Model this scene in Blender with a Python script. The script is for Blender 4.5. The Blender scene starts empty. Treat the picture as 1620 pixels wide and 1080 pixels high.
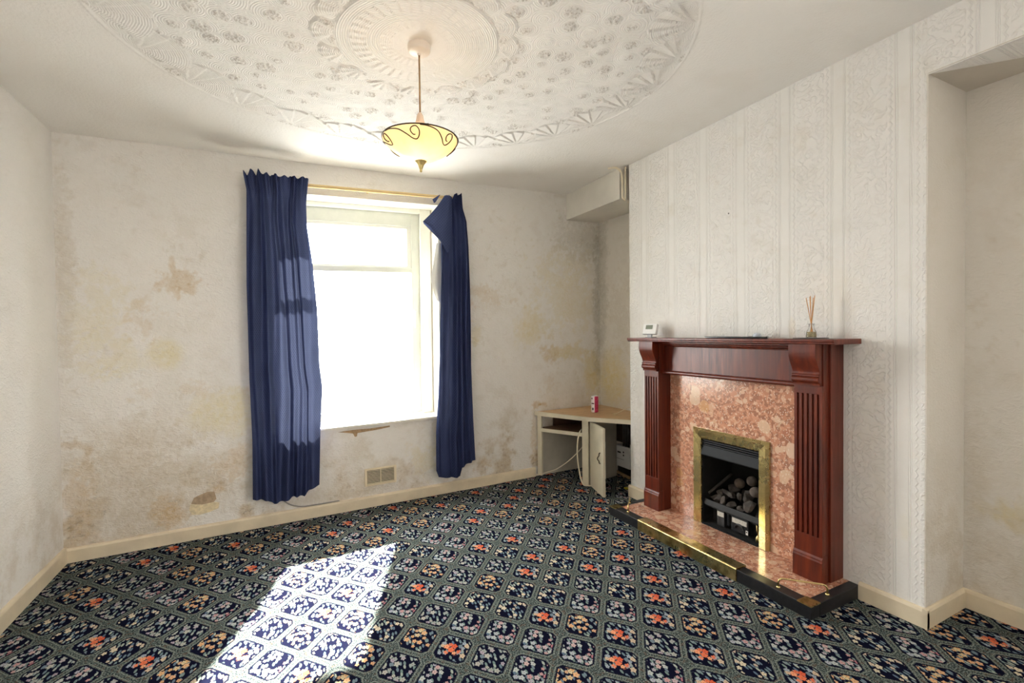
import bpy, bmesh, math, random
import numpy as np
from mathutils import Vector, Matrix

random.seed(7); RNG = np.random.default_rng(7)
SC = bpy.context.scene
COL = SC.collection

# ------------------------------------------------------------------ camera
CAM_H = 1.2222
R_ = Vector((0.89121158, -0.45343909, -0.01161496))
U_ = Vector((0.01905442, 0.01184168, 0.99974832))
F_ = Vector((0.45318743, 0.8912086, -0.01919347))
cd_ = bpy.data.cameras.new('camera'); cam = bpy.data.objects.new('camera', cd_); COL.objects.link(cam)
cd_.sensor_width = 36.0; cd_.sensor_fit = 'HORIZONTAL'; cd_.lens = 750.918 / 1620 * 36
cd_.shift_y = 0.63 / 1620; cd_.clip_start = 0.02
m = Matrix((R_, U_, -F_)).transposed().to_4x4(); m.translation = (0, 0, CAM_H)
cam.matrix_world = m
SC.camera = cam

# ------------------------------------------------------------------ world, sun, exposure
W = bpy.data.worlds.new('daylight'); SC.world = W; W.use_nodes = True
_wt = W.node_tree; _tc = _wt.nodes.new('ShaderNodeTexCoord'); _sx = _wt.nodes.new('ShaderNodeSeparateXYZ'); _rp = _wt.nodes.new('ShaderNodeValToRGB')   # overcast sky above, paler street below
_wt.links.new(_tc.outputs['Generated'], _sx.inputs[0])
_mr = _wt.nodes.new('ShaderNodeMapRange'); _mr.inputs[1].default_value = -0.06; _mr.inputs[2].default_value = 0.06; _wt.links.new(_sx.outputs[2], _mr.inputs[0])
_rp.color_ramp.elements[0].color = (0.52, 0.51, 0.495, 1); _rp.color_ramp.elements[1].color = (1.0, 0.992, 0.975, 1)
_wt.links.new(_mr.outputs[0], _rp.inputs[0]); _wt.links.new(_rp.outputs[0], _wt.nodes['Background'].inputs[0])
W.node_tree.nodes['Background'].inputs[1].default_value = 16.0
sl = bpy.data.lights.new('sun', 'SUN'); sun = bpy.data.objects.new('sun', sl); COL.objects.link(sun)
sl.energy = 55.0; sl.angle = math.radians(1.2); sl.color = (1.0, 0.95, 0.86)
sun.location = (4, 12, 9)
sun.rotation_euler = Vector((-0.38, -1.0, -0.90)).to_track_quat('-Z', 'Y').to_euler()
# light portal in the window opening: guides sampling of the sky, gives off nothing itself
pl = bpy.data.lights.new('window_portal', 'AREA'); po = bpy.data.objects.new('window_portal', pl); COL.objects.link(po)
pl.shape = 'RECTANGLE'; pl.size = 1.2; pl.size_y = 1.66; pl.cycles.is_portal = True
po.location = (0.575, 3.80, 1.39); po.rotation_euler = (math.radians(-90), 0, math.atan(0.0382))
pl2 = bpy.data.lights.new('fill_window_portal', 'AREA'); po2 = bpy.data.objects.new('fill_window_portal', pl2); COL.objects.link(po2)  # sampling portal for the added fill window behind the camera
pl2.shape = 'RECTANGLE'; pl2.size = 1.5; pl2.size_y = 1.37; pl2.cycles.is_portal = True
po2.location = (2.58, -1.30, 1.435); po2.rotation_euler = (math.radians(90), 0, math.radians(90))
vs = SC.view_settings
vs.view_transform = 'Standard'; vs.look = 'None'; vs.gamma = 1.0; vs.use_curve_mapping = False
vs.exposure = 0.70
SC.cycles.use_denoising = True; SC.cycles.use_adaptive_sampling = True; SC.cycles.adaptive_threshold = 0.03
SC.cycles.max_bounces = 7; SC.cycles.diffuse_bounces = 5; SC.cycles.glossy_bounces = 3
SC.cycles.transmission_bounces = 4; SC.cycles.transparent_max_bounces = 8
SC.cycles.sample_clamp_indirect = 8.0
SC.cycles.caustics_reflective = False; SC.cycles.caustics_refractive = False

# ------------------------------------------------------------------ room numbers (metres)
XL, AL = -1.0295, 0.0174          # left wall  x = XL + AL*(y-3)
YB, AB = 3.4566, 0.0382           # back wall  y = YB + AB*(x-.8)
XC = 2.3635; YR = 0.9534; YL = 2.7251   # chimney breast face and its two ends
XR = 2.698; XA = 2.705; HS = 2.2417     # alcove walls, alcove soffit
REAR = -2.3; PIER = -0.25      # end of the room, and the pier that closes the near alcove
def Lx(y): return XL + AL * (y - 3)
def By(x, o=0.0): return YB + AB * (x - 0.8) + o       # o > 0: outwards
def Cz(x, y): return 2.4 + 0.0314 * x - 0.0131 * y
def wz(x, z): return z + (x - 0.65) * (0.010 + 0.0278 * (z - 0.6) / 1.58)   # the window is out of square
def srgb(r, g, b):
    f = lambda c: (c / 255 / 12.92) if c / 255 <= 0.04045 else ((c / 255 + 0.055) / 1.055) ** 2.4
    return (f(r), f(g), f(b), 1.0)

# ------------------------------------------------------------------ node helper
class NT:
    def __init__(s, name, rough=0.8, metal=0.0, spec=None):
        s.mat = bpy.data.materials.new(name); s.mat.use_nodes = True
        s.nt = s.mat.node_tree; s.b = s.nt.nodes['Principled BSDF']
        s.b.inputs['Roughness'].default_value = rough; s.b.inputs['Metallic'].default_value = metal
        if spec is not None: s.b.inputs['Specular IOR Level'].default_value = spec
        s._c = None
    def n(s, t, **k):
        q = s.nt.nodes.new(t)
        for a, v in k.items(): setattr(q, a, v)
        return q
    def put(s, sock, v):
        if hasattr(v, 'is_output'): s.nt.links.new(v, sock)
        else:
            try: sock.default_value = v
            except Exception: sock.default_value = (v, v, v)
    def m(s, op, *a, clamp=False):
        q = s.n('ShaderNodeMath', operation=op, use_clamp=clamp)
        for i, v in enumerate(a): s.put(q.inputs[i], v)
        return q.outputs[0]
    def add(s, a, b): return s.m('ADD', a, b)
    def sub(s, a, b): return s.m('SUBTRACT', a, b)
    def mul(s, a, b): return s.m('MULTIPLY', a, b)
    def co(s):
        if s._c is None: s._c = s.n('ShaderNodeTexCoord').outputs['Object']
        return s._c
    def sep(s, v):
        q = s.n('ShaderNodeSeparateXYZ'); s.put(q.inputs[0], v); return q.outputs
    def comb(s, x, y, z):
        q = s.n('ShaderNodeCombineXYZ'); s.put(q.inputs[0], x); s.put(q.inputs[1], y); s.put(q.inputs[2], z); return q.outputs[0]
    def noise(s, v, scale, detail=3.0, rough=0.55, out='Fac', dist=0.0):
        q = s.n('ShaderNodeTexNoise'); s.put(q.inputs['Vector'], v)
        q.inputs['Scale'].default_value = scale; q.inputs['Detail'].default_value = detail
        q.inputs['Roughness'].default_value = rough; q.inputs['Distortion'].default_value = dist
        return q.outputs[out]
    def vor(s, v, scale, feature='F1', rand=1.0, dims='3D'):
        q = s.n('ShaderNodeTexVoronoi', feature=feature, voronoi_dimensions=dims)
        s.put(q.inputs['Vector'], v); q.inputs['Scale'].default_value = scale
        q.inputs['Randomness'].default_value = rand
        return q.outputs
    def ramp(s, f, stops, interp='LINEAR'):
        q = s.n('ShaderNodeValToRGB'); e = q.color_ramp; e.interpolation = interp
        while len(e.elements) < len(stops): e.elements.new(0.5)
        for i, (p, c) in enumerate(stops):
            e.elements[i].position = p
            e.elements[i].color = c if not isinstance(c, (int, float)) else (c, c, c, 1)
        s.put(q.inputs[0], f); return q.outputs[0]
    def step(s, f, a, b):          # smooth 0..1 between a and b
        q = s.n('ShaderNodeMapRange', interpolation_type='SMOOTHSTEP'); s.put(q.inputs[0], f)
        q.inputs[1].default_value = a; q.inputs[2].default_value = b
        q.inputs[3].default_value = 0; q.inputs[4].default_value = 1
        return q.outputs[0]
    def mix(s, f, a, b, blend='MIX'):
        q = s.n('ShaderNodeMix', data_type='RGBA', blend_type=blend)
        s.put(q.inputs[0], f); s.put(q.inputs[6], a); s.put(q.inputs[7], b); return q.outputs[2]
    def bump(s, h, strength=0.5, dist=0.01):
        q = s.n('ShaderNodeBump'); q.inputs['Strength'].default_value = strength
        q.inputs['Distance'].default_value = dist; s.put(q.inputs['Height'], h)
        s.nt.links.new(q.outputs[0], s.b.inputs['Normal'])
    def color(s, c): s.put(s.b.inputs['Base Color'], c)
    def rough(s, r): s.put(s.b.inputs['Roughness'], r)

def plain(name, c, rough=0.6, metal=0.0, var=0.12, scale=18.0, bump=0.0, bscale=120.0, spec=None):
    t = NT(name, rough, metal, spec)
    f = t.noise(t.co(), scale, 4)
    d = tuple(v * (1 - var) for v in c[:3]) + (1,); e = tuple(min(1, v * (1 + var)) for v in c[:3]) + (1,)
    t.color(t.ramp(f, [(0.3, d), (0.7, e)]))
    if bump: t.bump(t.noise(t.co(), bscale, 3), bump, 0.004)
    return t.mat

# ------------------------------------------------------------------ mesh helpers
def hexa(bm, p):
    """p: 8 points, bottom four (counter-clockwise seen from above) then top four"""
    v = [bm.verts.new(q) for q in p]
    for f in ((3, 2, 1, 0), (4, 5, 6, 7), (0, 1, 5, 4), (1, 2, 6, 5), (2, 3, 7, 6), (3, 0, 4, 7)):
        bm.faces.new([v[i] for i in f])
def box(bm, x0, x1, y0, y1, z0, z1):
    hexa(bm, [(x0, y0, z0), (x1, y0, z0), (x1, y1, z0), (x0, y1, z0), (x0, y0, z1), (x1, y0, z1), (x1, y1, z1), (x0, y1, z1)])
def prism(bm, poly, z0, z1):
    """poly: (x, y) outline"""
    a = [bm.verts.new((x, y, z0)) for x, y in poly]; b = [bm.verts.new((x, y, z1)) for x, y in poly]
    n = len(poly)
    bm.faces.new(a[::-1]); bm.faces.new(b)
    for i in range(n): bm.faces.new((a[i], a[(i + 1) % n], b[(i + 1) % n], b[i]))
def prism_y(bm, poly, y0, y1):
    """poly: (x, z) outline swept along y"""
    a = [bm.verts.new((x, y0, z)) for x, z in poly]; b = [bm.verts.new((x, y1, z)) for x, z in poly]
    n = len(poly)
    bm.faces.new(a); bm.faces.new(b[::-1])
    for i in range(n): bm.faces.new((a[i], b[i], b[(i + 1) % n], a[(i + 1) % n]))
def tube(bm, pts, r, n=8, cap=True):
    pts = [Vector(p) for p in pts]; rings = []
    up = Vector((0.13, 0.27, 0.95)).normalized()
    for i, p in enumerate(pts):
        d = (pts[min(i + 1, len(pts) - 1)] - pts[max(i - 1, 0)]).normalized()
        a = d.cross(up)
        if a.length < 1e-3: a = d.cross(Vector((1, 0, 0)))
        a.normalize(); b = d.cross(a)
        rr = r[i] if isinstance(r, (list, tuple)) else r
        rings.append([bm.verts.new(p + (a * math.cos(2 * math.pi * k / n) + b * math.sin(2 * math.pi * k / n)) * rr) for k in range(n)])
    for i in range(len(rings) - 1):
        for k in range(n):
            bm.faces.new((rings[i][k], rings[i][(k + 1) % n], rings[i + 1][(k + 1) % n], rings[i + 1][k]))
    if cap:
        bm.faces.new(rings[0][::-1]); bm.faces.new(rings[-1])
def lathe(bm, c, prof, n=40, close=False):
    """prof: (radius, z) from one end to the other around the vertical through c"""
    rings = []
    for r, z in prof:
        rings.append([bm.verts.new((c[0] + max(r, 1e-4) * math.cos(2 * math.pi * k / n), c[1] + max(r, 1e-4) * math.sin(2 * math.pi * k / n), c[2] + z)) for k in range(n)])
    for i in range(len(rings) - 1):
        for k in range(n):
            bm.faces.new((rings[i][k], rings[i][(k + 1) % n], rings[i + 1][(k + 1) % n], rings[i + 1][k]))
def spline(pts, n=8):
    """Catmull-Rom through pts"""
    P = [Vector(p) for p in pts]; out = []
    for i in range(len(P) - 1):
        p0, p1, p2, p3 = P[max(i - 1, 0)], P[i], P[i + 1], P[min(i + 2, len(P) - 1)]
        for k in range(n):
            t = k / n
            out.append(0.5 * ((2 * p1) + (p2 - p0) * t + (2 * p0 - 5 * p1 + 4 * p2 - p3) * t * t + (3 * p1 - p0 - 3 * p2 + p3) * t ** 3))
    out.append(P[-1]); return out
def origin(o):
    l = Vector((0, 0, 0))
    while o is not None: l = l + o.location; o = o.parent
    return l
def obj(name, bm, mat, parent=None, smooth=False, bevel=0.0, bseg=2, loc=None):
    bmesh.ops.recalc_face_normals(bm, faces=bm.faces[:])
    off = origin(parent) + (Vector(loc) if loc is not None else Vector((0, 0, 0)))
    for v in bm.verts: v.co -= off
    me = bpy.data.meshes.new(name); bm.to_mesh(me); bm.free()
    me.materials.append(mat)
    if smooth:
        for p in me.polygons: p.use_smooth = True
    o = bpy.data.objects.new(name, me); COL.objects.link(o); o.parent = parent
    if loc is not None: o.location = Vector(loc)
    if bevel:
        md = o.modifiers.new('bevel', 'BEVEL'); md.width = bevel; md.segments = bseg; md.limit_method = 'ANGLE'
        md.angle_limit = math.radians(40)
    if smooth == 'angle':
        try: me.set_sharp_from_angle(angle=math.radians(40))
        except Exception: pass
    return o
def tag(o, label, cat, group=None):
    o['label'] = label; o['category'] = cat
    if group: o['group'] = group
    return o
def thing(name, label, cat, loc, group=None):
    o = bpy.data.objects.new(name, None); COL.objects.link(o); o.location = loc; o.empty_display_size = 0.05
    return tag(o, label, cat, group)
def struct(name, bm, mat, parent=None, **k):
    o = obj(name, bm, mat, parent, **k)
    if parent is None: o['kind'] = 'structure'
    return o
NB = bmesh.new

# ------------------------------------------------------------------ wall materials
def paper(name, base=(0.83, 0.805, 0.765, 1), general=0.25, axis='x', bumpk=0.5, lowdirt=0.0, attr=False):
    """old painted relief wallpaper; water stains come with the mesh as a colour attribute"""
    t = NT(name, 0.75, spec=0.25); c = t.co(); x, y, z = t.sep(c)
    mid = t.noise(c, 5.0, 5, 0.68); fine = t.noise(c, 45.0, 3, 0.6)
    col = t.mix(t.mul(t.step(mid, 0.45, 0.72), general), base, (0.66, 0.60, 0.50, 1))
    if attr:
        an = t.n('ShaderNodeAttribute', attribute_name='stain')
        brk = t.add(0.72, t.mul(t.step(fine, 0.35, 0.65), 0.28))
        col = t.mix(t.mul(an.outputs['Alpha'], brk), col, an.outputs['Color'])
    else:
        low = t.mul(t.step(z, 0.75, 0.10), t.step(mid, 0.42, 0.62))
        col = t.mix(t.mul(low, lowdirt), col, (0.50, 0.40, 0.27, 1))
    t.color(col)
    # embossed chips: short wavy leaves running across the paper
    mp = t.n('ShaderNodeMapping'); t.put(mp.inputs[0], c); mp.inputs['Scale'].default_value = (0.7, 0.7, 1.25)
    e1 = t.noise(mp.outputs[0], 42.0, 3, 0.55, dist=0.5)
    t.bump(t.m('ABSOLUTE', t.sub(e1, 0.5)), bumpk, 0.022)
    return t.mat

MAT_BACK = paper('stained_wallpaper', general=0.18, bumpk=0.6, attr=True)
MAT_LEFT = paper('painted_wallpaper', general=0.16, bumpk=0.5, lowdirt=0.35)
MAT_ALC = paper('alcove_wallpaper', base=(0.76, 0.72, 0.66, 1), general=0.30, bumpk=0.35, attr=True)

def fbm(x, y, sc, octs=5, seed=0, gain=0.55):
    """value noise summed over octaves, about 0..1"""
    out = np.zeros_like(x); amp = 1.0; tot = 0.0
    for o in range(octs):
        tab = np.random.default_rng(seed * 31 + o).random((64, 64)); u = x * sc * 2 ** o + 17.3 * o; v = y * sc * 2 ** o + 5.1 * o
        iu = np.floor(u).astype(int); iv = np.floor(v).astype(int); fu = u - iu; fv = v - iv
        fu = fu * fu * (3 - 2 * fu); fv = fv * fv * (3 - 2 * fv)
        g = lambda a, b: tab[a % 64, b % 64]
        out += amp * ((g(iu, iv) * (1 - fu) + g(iu + 1, iv) * fu) * (1 - fv) + (g(iu, iv + 1) * (1 - fu) + g(iu + 1, iv + 1) * fu) * fv)
        tot += amp; amp *= gain
    return out / tot
def sst(v, a, b):
    k = np.clip((v - a) / (b - a), 0, 1); return k * k * (3 - 2 * k)
Y1 = (0.68, 0.57, 0.30); Y2 = (0.74, 0.66, 0.43); BR = (0.54, 0.36, 0.15); TN = (0.56, 0.48, 0.37); GR = (0.40, 0.37, 0.30); BK = (0.20, 0.16, 0.11)
def stains_on(u, z, spots, low=0.0, floor_z=0.0, seed=1):
    """rgba of the water stains and marks at wall points (u, z); spots: (u, z, ru, rz, colour, strength, ragged)"""
    n = len(u); C = np.full((n, 3), 0.6); A = np.zeros(n)
    f1 = fbm(u, z, 7, 6, seed, 0.62); f2 = fbm(u, z, 22, 4, seed + 1, 0.6); f3 = fbm(u, z, 2.5, 5, seed + 2, 0.6); f4 = fbm(u, z, 60, 3, seed + 3, .6)
    def lay(mask, col):
        k = np.clip(mask, 0, 1); a = k + A * (1 - k); w = np.where(a > 1e-5, k / np.maximum(a, 1e-5), 0)[:, None]
        C[:] = np.array(col) * w + C * (1 - w); A[:] = a
    if low:
        low = low * (0.45 + 0.55 * (sst(u, 0.1, -0.3) + sst(u, 1.3, 1.8)))
        lay(low * sst(z, 0.95, 0.15) * sst(f3 * .5 + f1 * .5, 0.44, 0.62), TN)
        lay(low * sst(z, 0.60, 0.08) * sst(f1, 0.50, 0.66), (0.58, 0.46, 0.30))
        lay(low * .9 * sst(z, 0.62, 0.15) * sst(f1, .5, .62) * sst(f2, 0.58, 0.70), (0.40, 0.28, 0.17))
        lay(low * sst(z, 0.55, 0.10) * sst(f4, 0.70, 0.78) * sst(f1, 0.46, .6), BK)
    lay(0.16 * sst(f1, 0.56, 0.70), TN)
    lay(0.22 * sst(f2, 0.64, 0.72) * sst(f3, 0.50, 0.62), (0.50, 0.40, 0.26))
    for (su, sz, ru, rz, sc, st, rg) in spots:
        d = np.sqrt(((u - su) / ru) ** 2 + ((z - sz) / rz) ** 2) + rg * ((f1 - .5) * 2.2 + (f2 - .5) * 1.6 + (f4 - .5) * 1.2)
        lay(st * sst(d, 1.08, 0.42) * (0.6 + 0.4 * sst(f2 * .6 + f4 * .4, .42, .58)), sc)
    return np.concatenate([C, A[:, None]], 1)
def grid_skin(name, quads, place, mat, parent, rgba, step=0.009):
    """quads: four (u, z) corners each, filled with small faces; rgba(u, z) gives the stain attribute"""
    V, F, U_l, Z_l = [], [], [], []; base = 0
    for (a, b, c, d) in quads:       # a low-left, b low-right, c top-right, d top-left
        nu = max(1, int(abs(b[0] - a[0]) / step)); nz = max(1, int(max(abs(d[1] - a[1]), abs(c[1] - b[1])) / step))
        s, r = np.meshgrid(np.linspace(0, 1, nu + 1), np.linspace(0, 1, nz + 1)); s = s.ravel(); r = r.ravel()
        u = (a[0] * (1 - s) + b[0] * s) * (1 - r) + (d[0] * (1 - s) + c[0] * s) * r
        z = (a[1] * (1 - s) + b[1] * s) * (1 - r) + (d[1] * (1 - s) + c[1] * s) * r
        U_l.append(u); Z_l.append(z)
        k = (np.arange(nz)[:, None] * (nu + 1) + np.arange(nu)[None]).ravel() + base
        F.append(np.stack([k, k + 1, k + nu + 2, k + nu + 1], 1)); base += len(u)
    u = np.concatenate(U_l); z = np.concatenate(Z_l); F = np.vstack(F); P = place(u, z)
    me = bpy.data.meshes.new(name); me.vertices.add(len(u)); me.vertices.foreach_set('co', P.astype(np.float32).ravel())
    me.loops.add(F.size); me.loops.foreach_set('vertex_index', F.astype(np.int32).ravel())
    me.polygons.add(len(F)); me.polygons.foreach_set('loop_start', np.arange(0, F.size, 4, dtype=np.int32)); me.update(calc_edges=True)
    at = me.attributes.new('stain', 'FLOAT_COLOR', 'POINT'); at.data.foreach_set('color', rgba(u, z).astype(np.float32).ravel())
    me.materials.append(mat); o = bpy.data.objects.new(name, me); COL.objects.link(o); o.parent = parent
    return o

def anaglypta(name='anaglypta_paper', attr=True):
    """white relief paper: line groups, rope columns and leaf panels repeating every 257 mm"""
    t = NT(name, 0.7, spec=0.3); c = t.co(); x, y, z = t.sep(c)
    mid = t.noise(c, 7.0, 4, 0.6)
    col = t.mix(t.mul(t.step(mid, 0.52, 0.75), 0.28), (0.82, 0.80, 0.77, 1), (0.72, 0.67, 0.58, 1))
    if attr:
        an = t.n('ShaderNodeAttribute', attribute_name='stain')
        col = t.mix(an.outputs['Alpha'], col, an.outputs['Color'])
    nail = t.m('SQRT', t.add(t.m('POWER', t.sub(y, 1.878), 2.0), t.m('POWER', t.sub(z, 1.894), 2.0)))
    col = t.mix(t.step(nail, 0.006, 0.003), col, (0.12, 0.1, 0.09, 1))
    t.color(col)
    p = t.m('WRAP', t.sub(y, 1.03), 0.1285, -0.1285)       # distance from the middle of the stripe
    ap = t.m('ABSOLUTE', p)
    lines = t.mul(t.m('SINE', t.mul(ap, 2 * math.pi / 0.0062)), t.mul(t.step(ap, 0.019, 0.021), t.step(ap, 0.036, 0.034)))
    zz = t.m('ABSOLUTE', t.m('WRAP', z, 0.0158, -0.0158))
    rope = t.sub(t.sub(ap, 0.048), t.mul(t.sub(zz, 0.0079), 0.55))
    rope = t.step(t.m('ABSOLUTE', rope), 0.0045, 0.0015)
    panel = t.step(ap, 0.060, 0.066)
    dv = t.noise(c, 11.0, 2, 0.5, 'Color')
    vv = t.n('ShaderNodeVectorMath', operation='MULTIPLY_ADD'); t.put(vv.inputs[0], dv)
    vv.inputs[1].default_value = (0.12, 0.12, 0.12); t.put(vv.inputs[2], c)
    leaf = t.m('ABSOLUTE', t.sub(t.noise(vv.outputs[0], 26.0, 2, 0.5), 0.5))
    leaf = t.add(t.step(leaf, 0.07, 0.01), t.mul(t.noise(c, 75.0, 2), 0.7))
    h = t.add(t.mul(lines, 0.35), t.add(t.mul(rope, 0.9), t.mul(leaf, t.mul(panel, 0.8))))
    h = t.add(h, t.mul(t.noise(c, 60.0, 2), 0.35))
    t.bump(h, 0.52, 0.0065)
    return t.mat
MAT_BREAST = anaglypta(); MAT_LINTEL = anaglypta('anaglypta_paper_clean', False)
MAT_RETURN = paper('alcove_return_paper', base=(0.76, 0.72, 0.66, 1), general=0.30, bumpk=0.35, lowdirt=0.4)
MAT_WHITE = plain('white_gloss_paint', srgb(232, 228, 216), 0.35, var=0.05, scale=9, bump=0.05)
MAT_SKIRT = plain('cream_gloss_paint', srgb(222, 208, 182), 0.4, var=0.10, scale=7, bump=0.12, bscale=60)
MAT_SOFFIT = plain('plain_painted_plaster', (0.62, 0.57, 0.50, 1), 0.8, var=0.06, scale=5, bump=0.1)

# ------------------------------------------------------------------ carpet
def carpet():
    t = NT('patterned_carpet', 1.0, spec=0.0); c = t.co(); x, y, _ = t.sep(c)
    Mi = np.linalg.inv(np.array([[0.10573, 0.00268], [0.00233, 0.12386]]))
    dx = t.sub(x, 1.35183); dy = t.sub(y, 1.87185)
    i = t.add(t.mul(dx, float(Mi[0, 0])), t.mul(dy, float(Mi[0, 1])))
    j = t.add(t.mul(dx, float(Mi[1, 0])), t.mul(dy, float(Mi[1, 1])))
    s = t.mul(t.add(i, j), 0.5); q = t.mul(t.sub(j, i), 0.5)
    S = t.m('FLOOR', t.add(s, 0.5)); T = t.m('FLOOR', t.add(q, 0.5))
    sf = t.sub(s, S); tf = t.sub(q, T)
    asf = t.m('ABSOLUTE', sf); atf = t.m('ABSOLUTE', tf)
    jit = t.mul(t.sub(t.noise(c, 230.0, 2), 0.5), 0.03)
    e = t.m('MAXIMUM', t.sub(t.m('MAXIMUM', asf, atf), 0.415), t.mul(t.sub(t.add(asf, atf), 0.715), 0.75))
    e = t.add(e, jit)
    # ground between the tiles
    sp = t.noise(c, 190.0, 2, 0.75)
    ground = t.ramp(sp, [(0.36, (0.006, 0.012, 0.014, 1)), (0.50, (0.052, 0.069, 0.069, 1)), (0.64, (0.27, 0.31, 0.28, 1))])
    warm = t.noise(c, 55.0, 2)
    ground = t.mix(t.mul(t.step(warm, 0.52, 0.68), 0.55), ground, (0.13, 0.072, 0.045, 1))
    # types of posy
    def hsh(k):
        w = t.n('ShaderNodeTexWhiteNoise', noise_dimensions='3D'); t.put(w.inputs[0], t.comb(S, T, k)); return w.outputs['Value']
    par = t.m('FLOORED_MODULO', t.add(T, t.m('FLOOR', t.m('DIVIDE', t.add(S, 1.0), 3.0))), 2.0)
    isred = t.mul(t.m('LESS_THAN', par, 0.5), t.m('LESS_THAN', hsh(3.0), 0.45))
    hv = hsh(5.0)
    typ = t.m('FLOOR', t.mul(hv, 3.999))                       # 0 yellow 1 pink 2 cream 3 pale sprig
    typ = t.add(t.mul(typ, t.sub(1.0, isred)), t.mul(isred, 5.0))
    off = t.mul(typ, 7.31)
    # leaves: thin slanted strokes
    lx = t.add(t.mul(sf, 0.8), t.mul(tf, 0.6)); ly = t.sub(t.mul(tf, 0.8), t.mul(sf, 0.6))
    lv = t.vor(t.comb(t.add(t.mul(lx, 5.0), off), t.mul(ly, 10.5), 0), 1.0, 'F1', 0.9, '2D')
    leafm = t.step(t.add(lv[0], t.mul(jit, 5)), 0.36, 0.28)
    lr = t.sep(lv[1])[0]
    leafc = t.ramp(lr, [(0.0, (0.06, 0.11, 0.11, 1)), (0.35, (0.20, 0.27, 0.25, 1)), (0.6, (0.10, 0.15, 0.22, 1)), (1.0, (0.40, 0.44, 0.36, 1))])
    # flowers: five petals round random points
    sc = 6.0
    fv = t.vor(t.comb(t.add(t.mul(sf, sc), off), t.add(t.mul(tf, sc), t.mul(off, 0.37)), 0), 1.0, 'F1', 0.75, '2D')
    px, py, _ = t.sep(fv[2]); fx = t.sub(t.add(t.mul(sf, sc), off), px); fy = t.sub(t.add(t.mul(tf, sc), t.mul(off, 0.37)), py)
    ang = t.m('ARCTAN2', fy, fx)
    pet = t.add(0.38, t.mul(t.m('COSINE', t.mul(ang, 5.0)), 0.075))
    fr, fg, fb = t.sep(fv[1])
    pet = t.mul(pet, t.add(0.62, t.mul(fg, 0.55)))
    rad = t.m('SQRT', t.add(t.m('POWER', t.add(sf, 0.03), 2.0), t.m('POWER', t.sub(tf, 0.02), 2.0)))
    hot = t.mul(isred, t.step(rad, 0.24, 0.18))
    have = t.m('MAXIMUM', t.m('GREATER_THAN', fb, 0.32), hot)
    fm = t.step(t.sub(t.add(fv[0], t.mul(jit, 6)), t.add(pet, t.mul(hot, 0.05))), 0.05, -0.05)
    isy = t.m('COMPARE', typ, 0.0, 0.2); isp = t.m('COMPARE', typ, 1.0, 0.2); isc = t.m('COMPARE', typ, 2.0, 0.2)
    cream = t.ramp(fr, [(0.0, (0.62, 0.47, 0.30, 1)), (0.5, (0.66, 0.58, 0.43, 1)), (1.0, (0.52, 0.38, 0.30, 1))])
    yel = t.ramp(fr, [(0.0, (0.64, 0.40, 0.19, 1)), (0.5, (0.66, 0.36, 0.19, 1)), (1.0, (0.60, 0.50, 0.30, 1))])
    pink = t.ramp(fr, [(0.0, (0.42, 0.16, 0.19, 1)), (0.4, (0.55, 0.38, 0.36, 1)), (0.7, (0.36, 0.40, 0.47, 1)), (1.0, (0.50, 0.52, 0.44, 1))])
    pale = t.ramp(fr, [(0.0, (0.30, 0.33, 0.31, 1)), (0.5, (0.46, 0.44, 0.38, 1)), (1.0, (0.36, 0.30, 0.36, 1))])
    red = t.ramp(fr, [(0.0, (0.62, 0.10, 0.05, 1)), (0.5, (0.80, 0.24, 0.11, 1)), (1.0, (0.75, 0.36, 0.20, 1))])
    fc = t.mix(isy, pale, yel); fc = t.mix(isp, fc, pink); fc = t.mix(isc, fc, cream)
    # red posies: hot in the middle, blue and cream towards the rim
    redc = t.mix(t.step(rad, 0.19, 0.27), red, t.ramp(fr, [(0.0, (0.30, 0.36, 0.42, 1)), (0.6, (0.55, 0.42, 0.30, 1)), (1.0, (0.62, 0.20, 0.12, 1))], 'CONSTANT'))
    fc = t.mix(isred, fc, redc)
    eye = t.step(fv[0], 0.10, 0.05)
    fc = t.mix(t.mul(eye, 0.7), fc, (0.16, 0.06, 0.03, 1))
    navy = (0.0075, 0.0080, 0.021, 1)
    tile = t.mix(t.mul(leafm, t.m('GREATER_THAN', lr, 0.22)), navy, leafc)
    tile = t.mix(t.mul(fm, have), tile, fc)
    inner = t.step(e, -0.030, -0.048)
    tile = t.mix(inner, navy, tile)
    col = t.mix(t.step(e, 0.006, -0.006), ground, tile)
    line = t.mul(t.step(e, 0.020, 0.030), t.step(e, 0.050, 0.040))
    col = t.mix(t.mul(line, 0.55), col, (0.30, 0.33, 0.28, 1))
    grain = t.noise(c, 420.0, 2)
    col = t.mix(0.35, col, t.ramp(grain, [(0.3, 0.25), (0.7, 1.0)]), 'MULTIPLY')
    t.color(col)
    t.b.inputs['Sheen Weight'].default_value = 0.0
    t.bump(t.add(grain, t.noise(c, 900, 1)), 0.35, 0.004)
    return t.mat
bm = NB(); box(bm, -1.35, 2.95, REAR - 0.1, 3.75, -0.10, 0.0)
struct('floor', bm, carpet())

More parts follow.
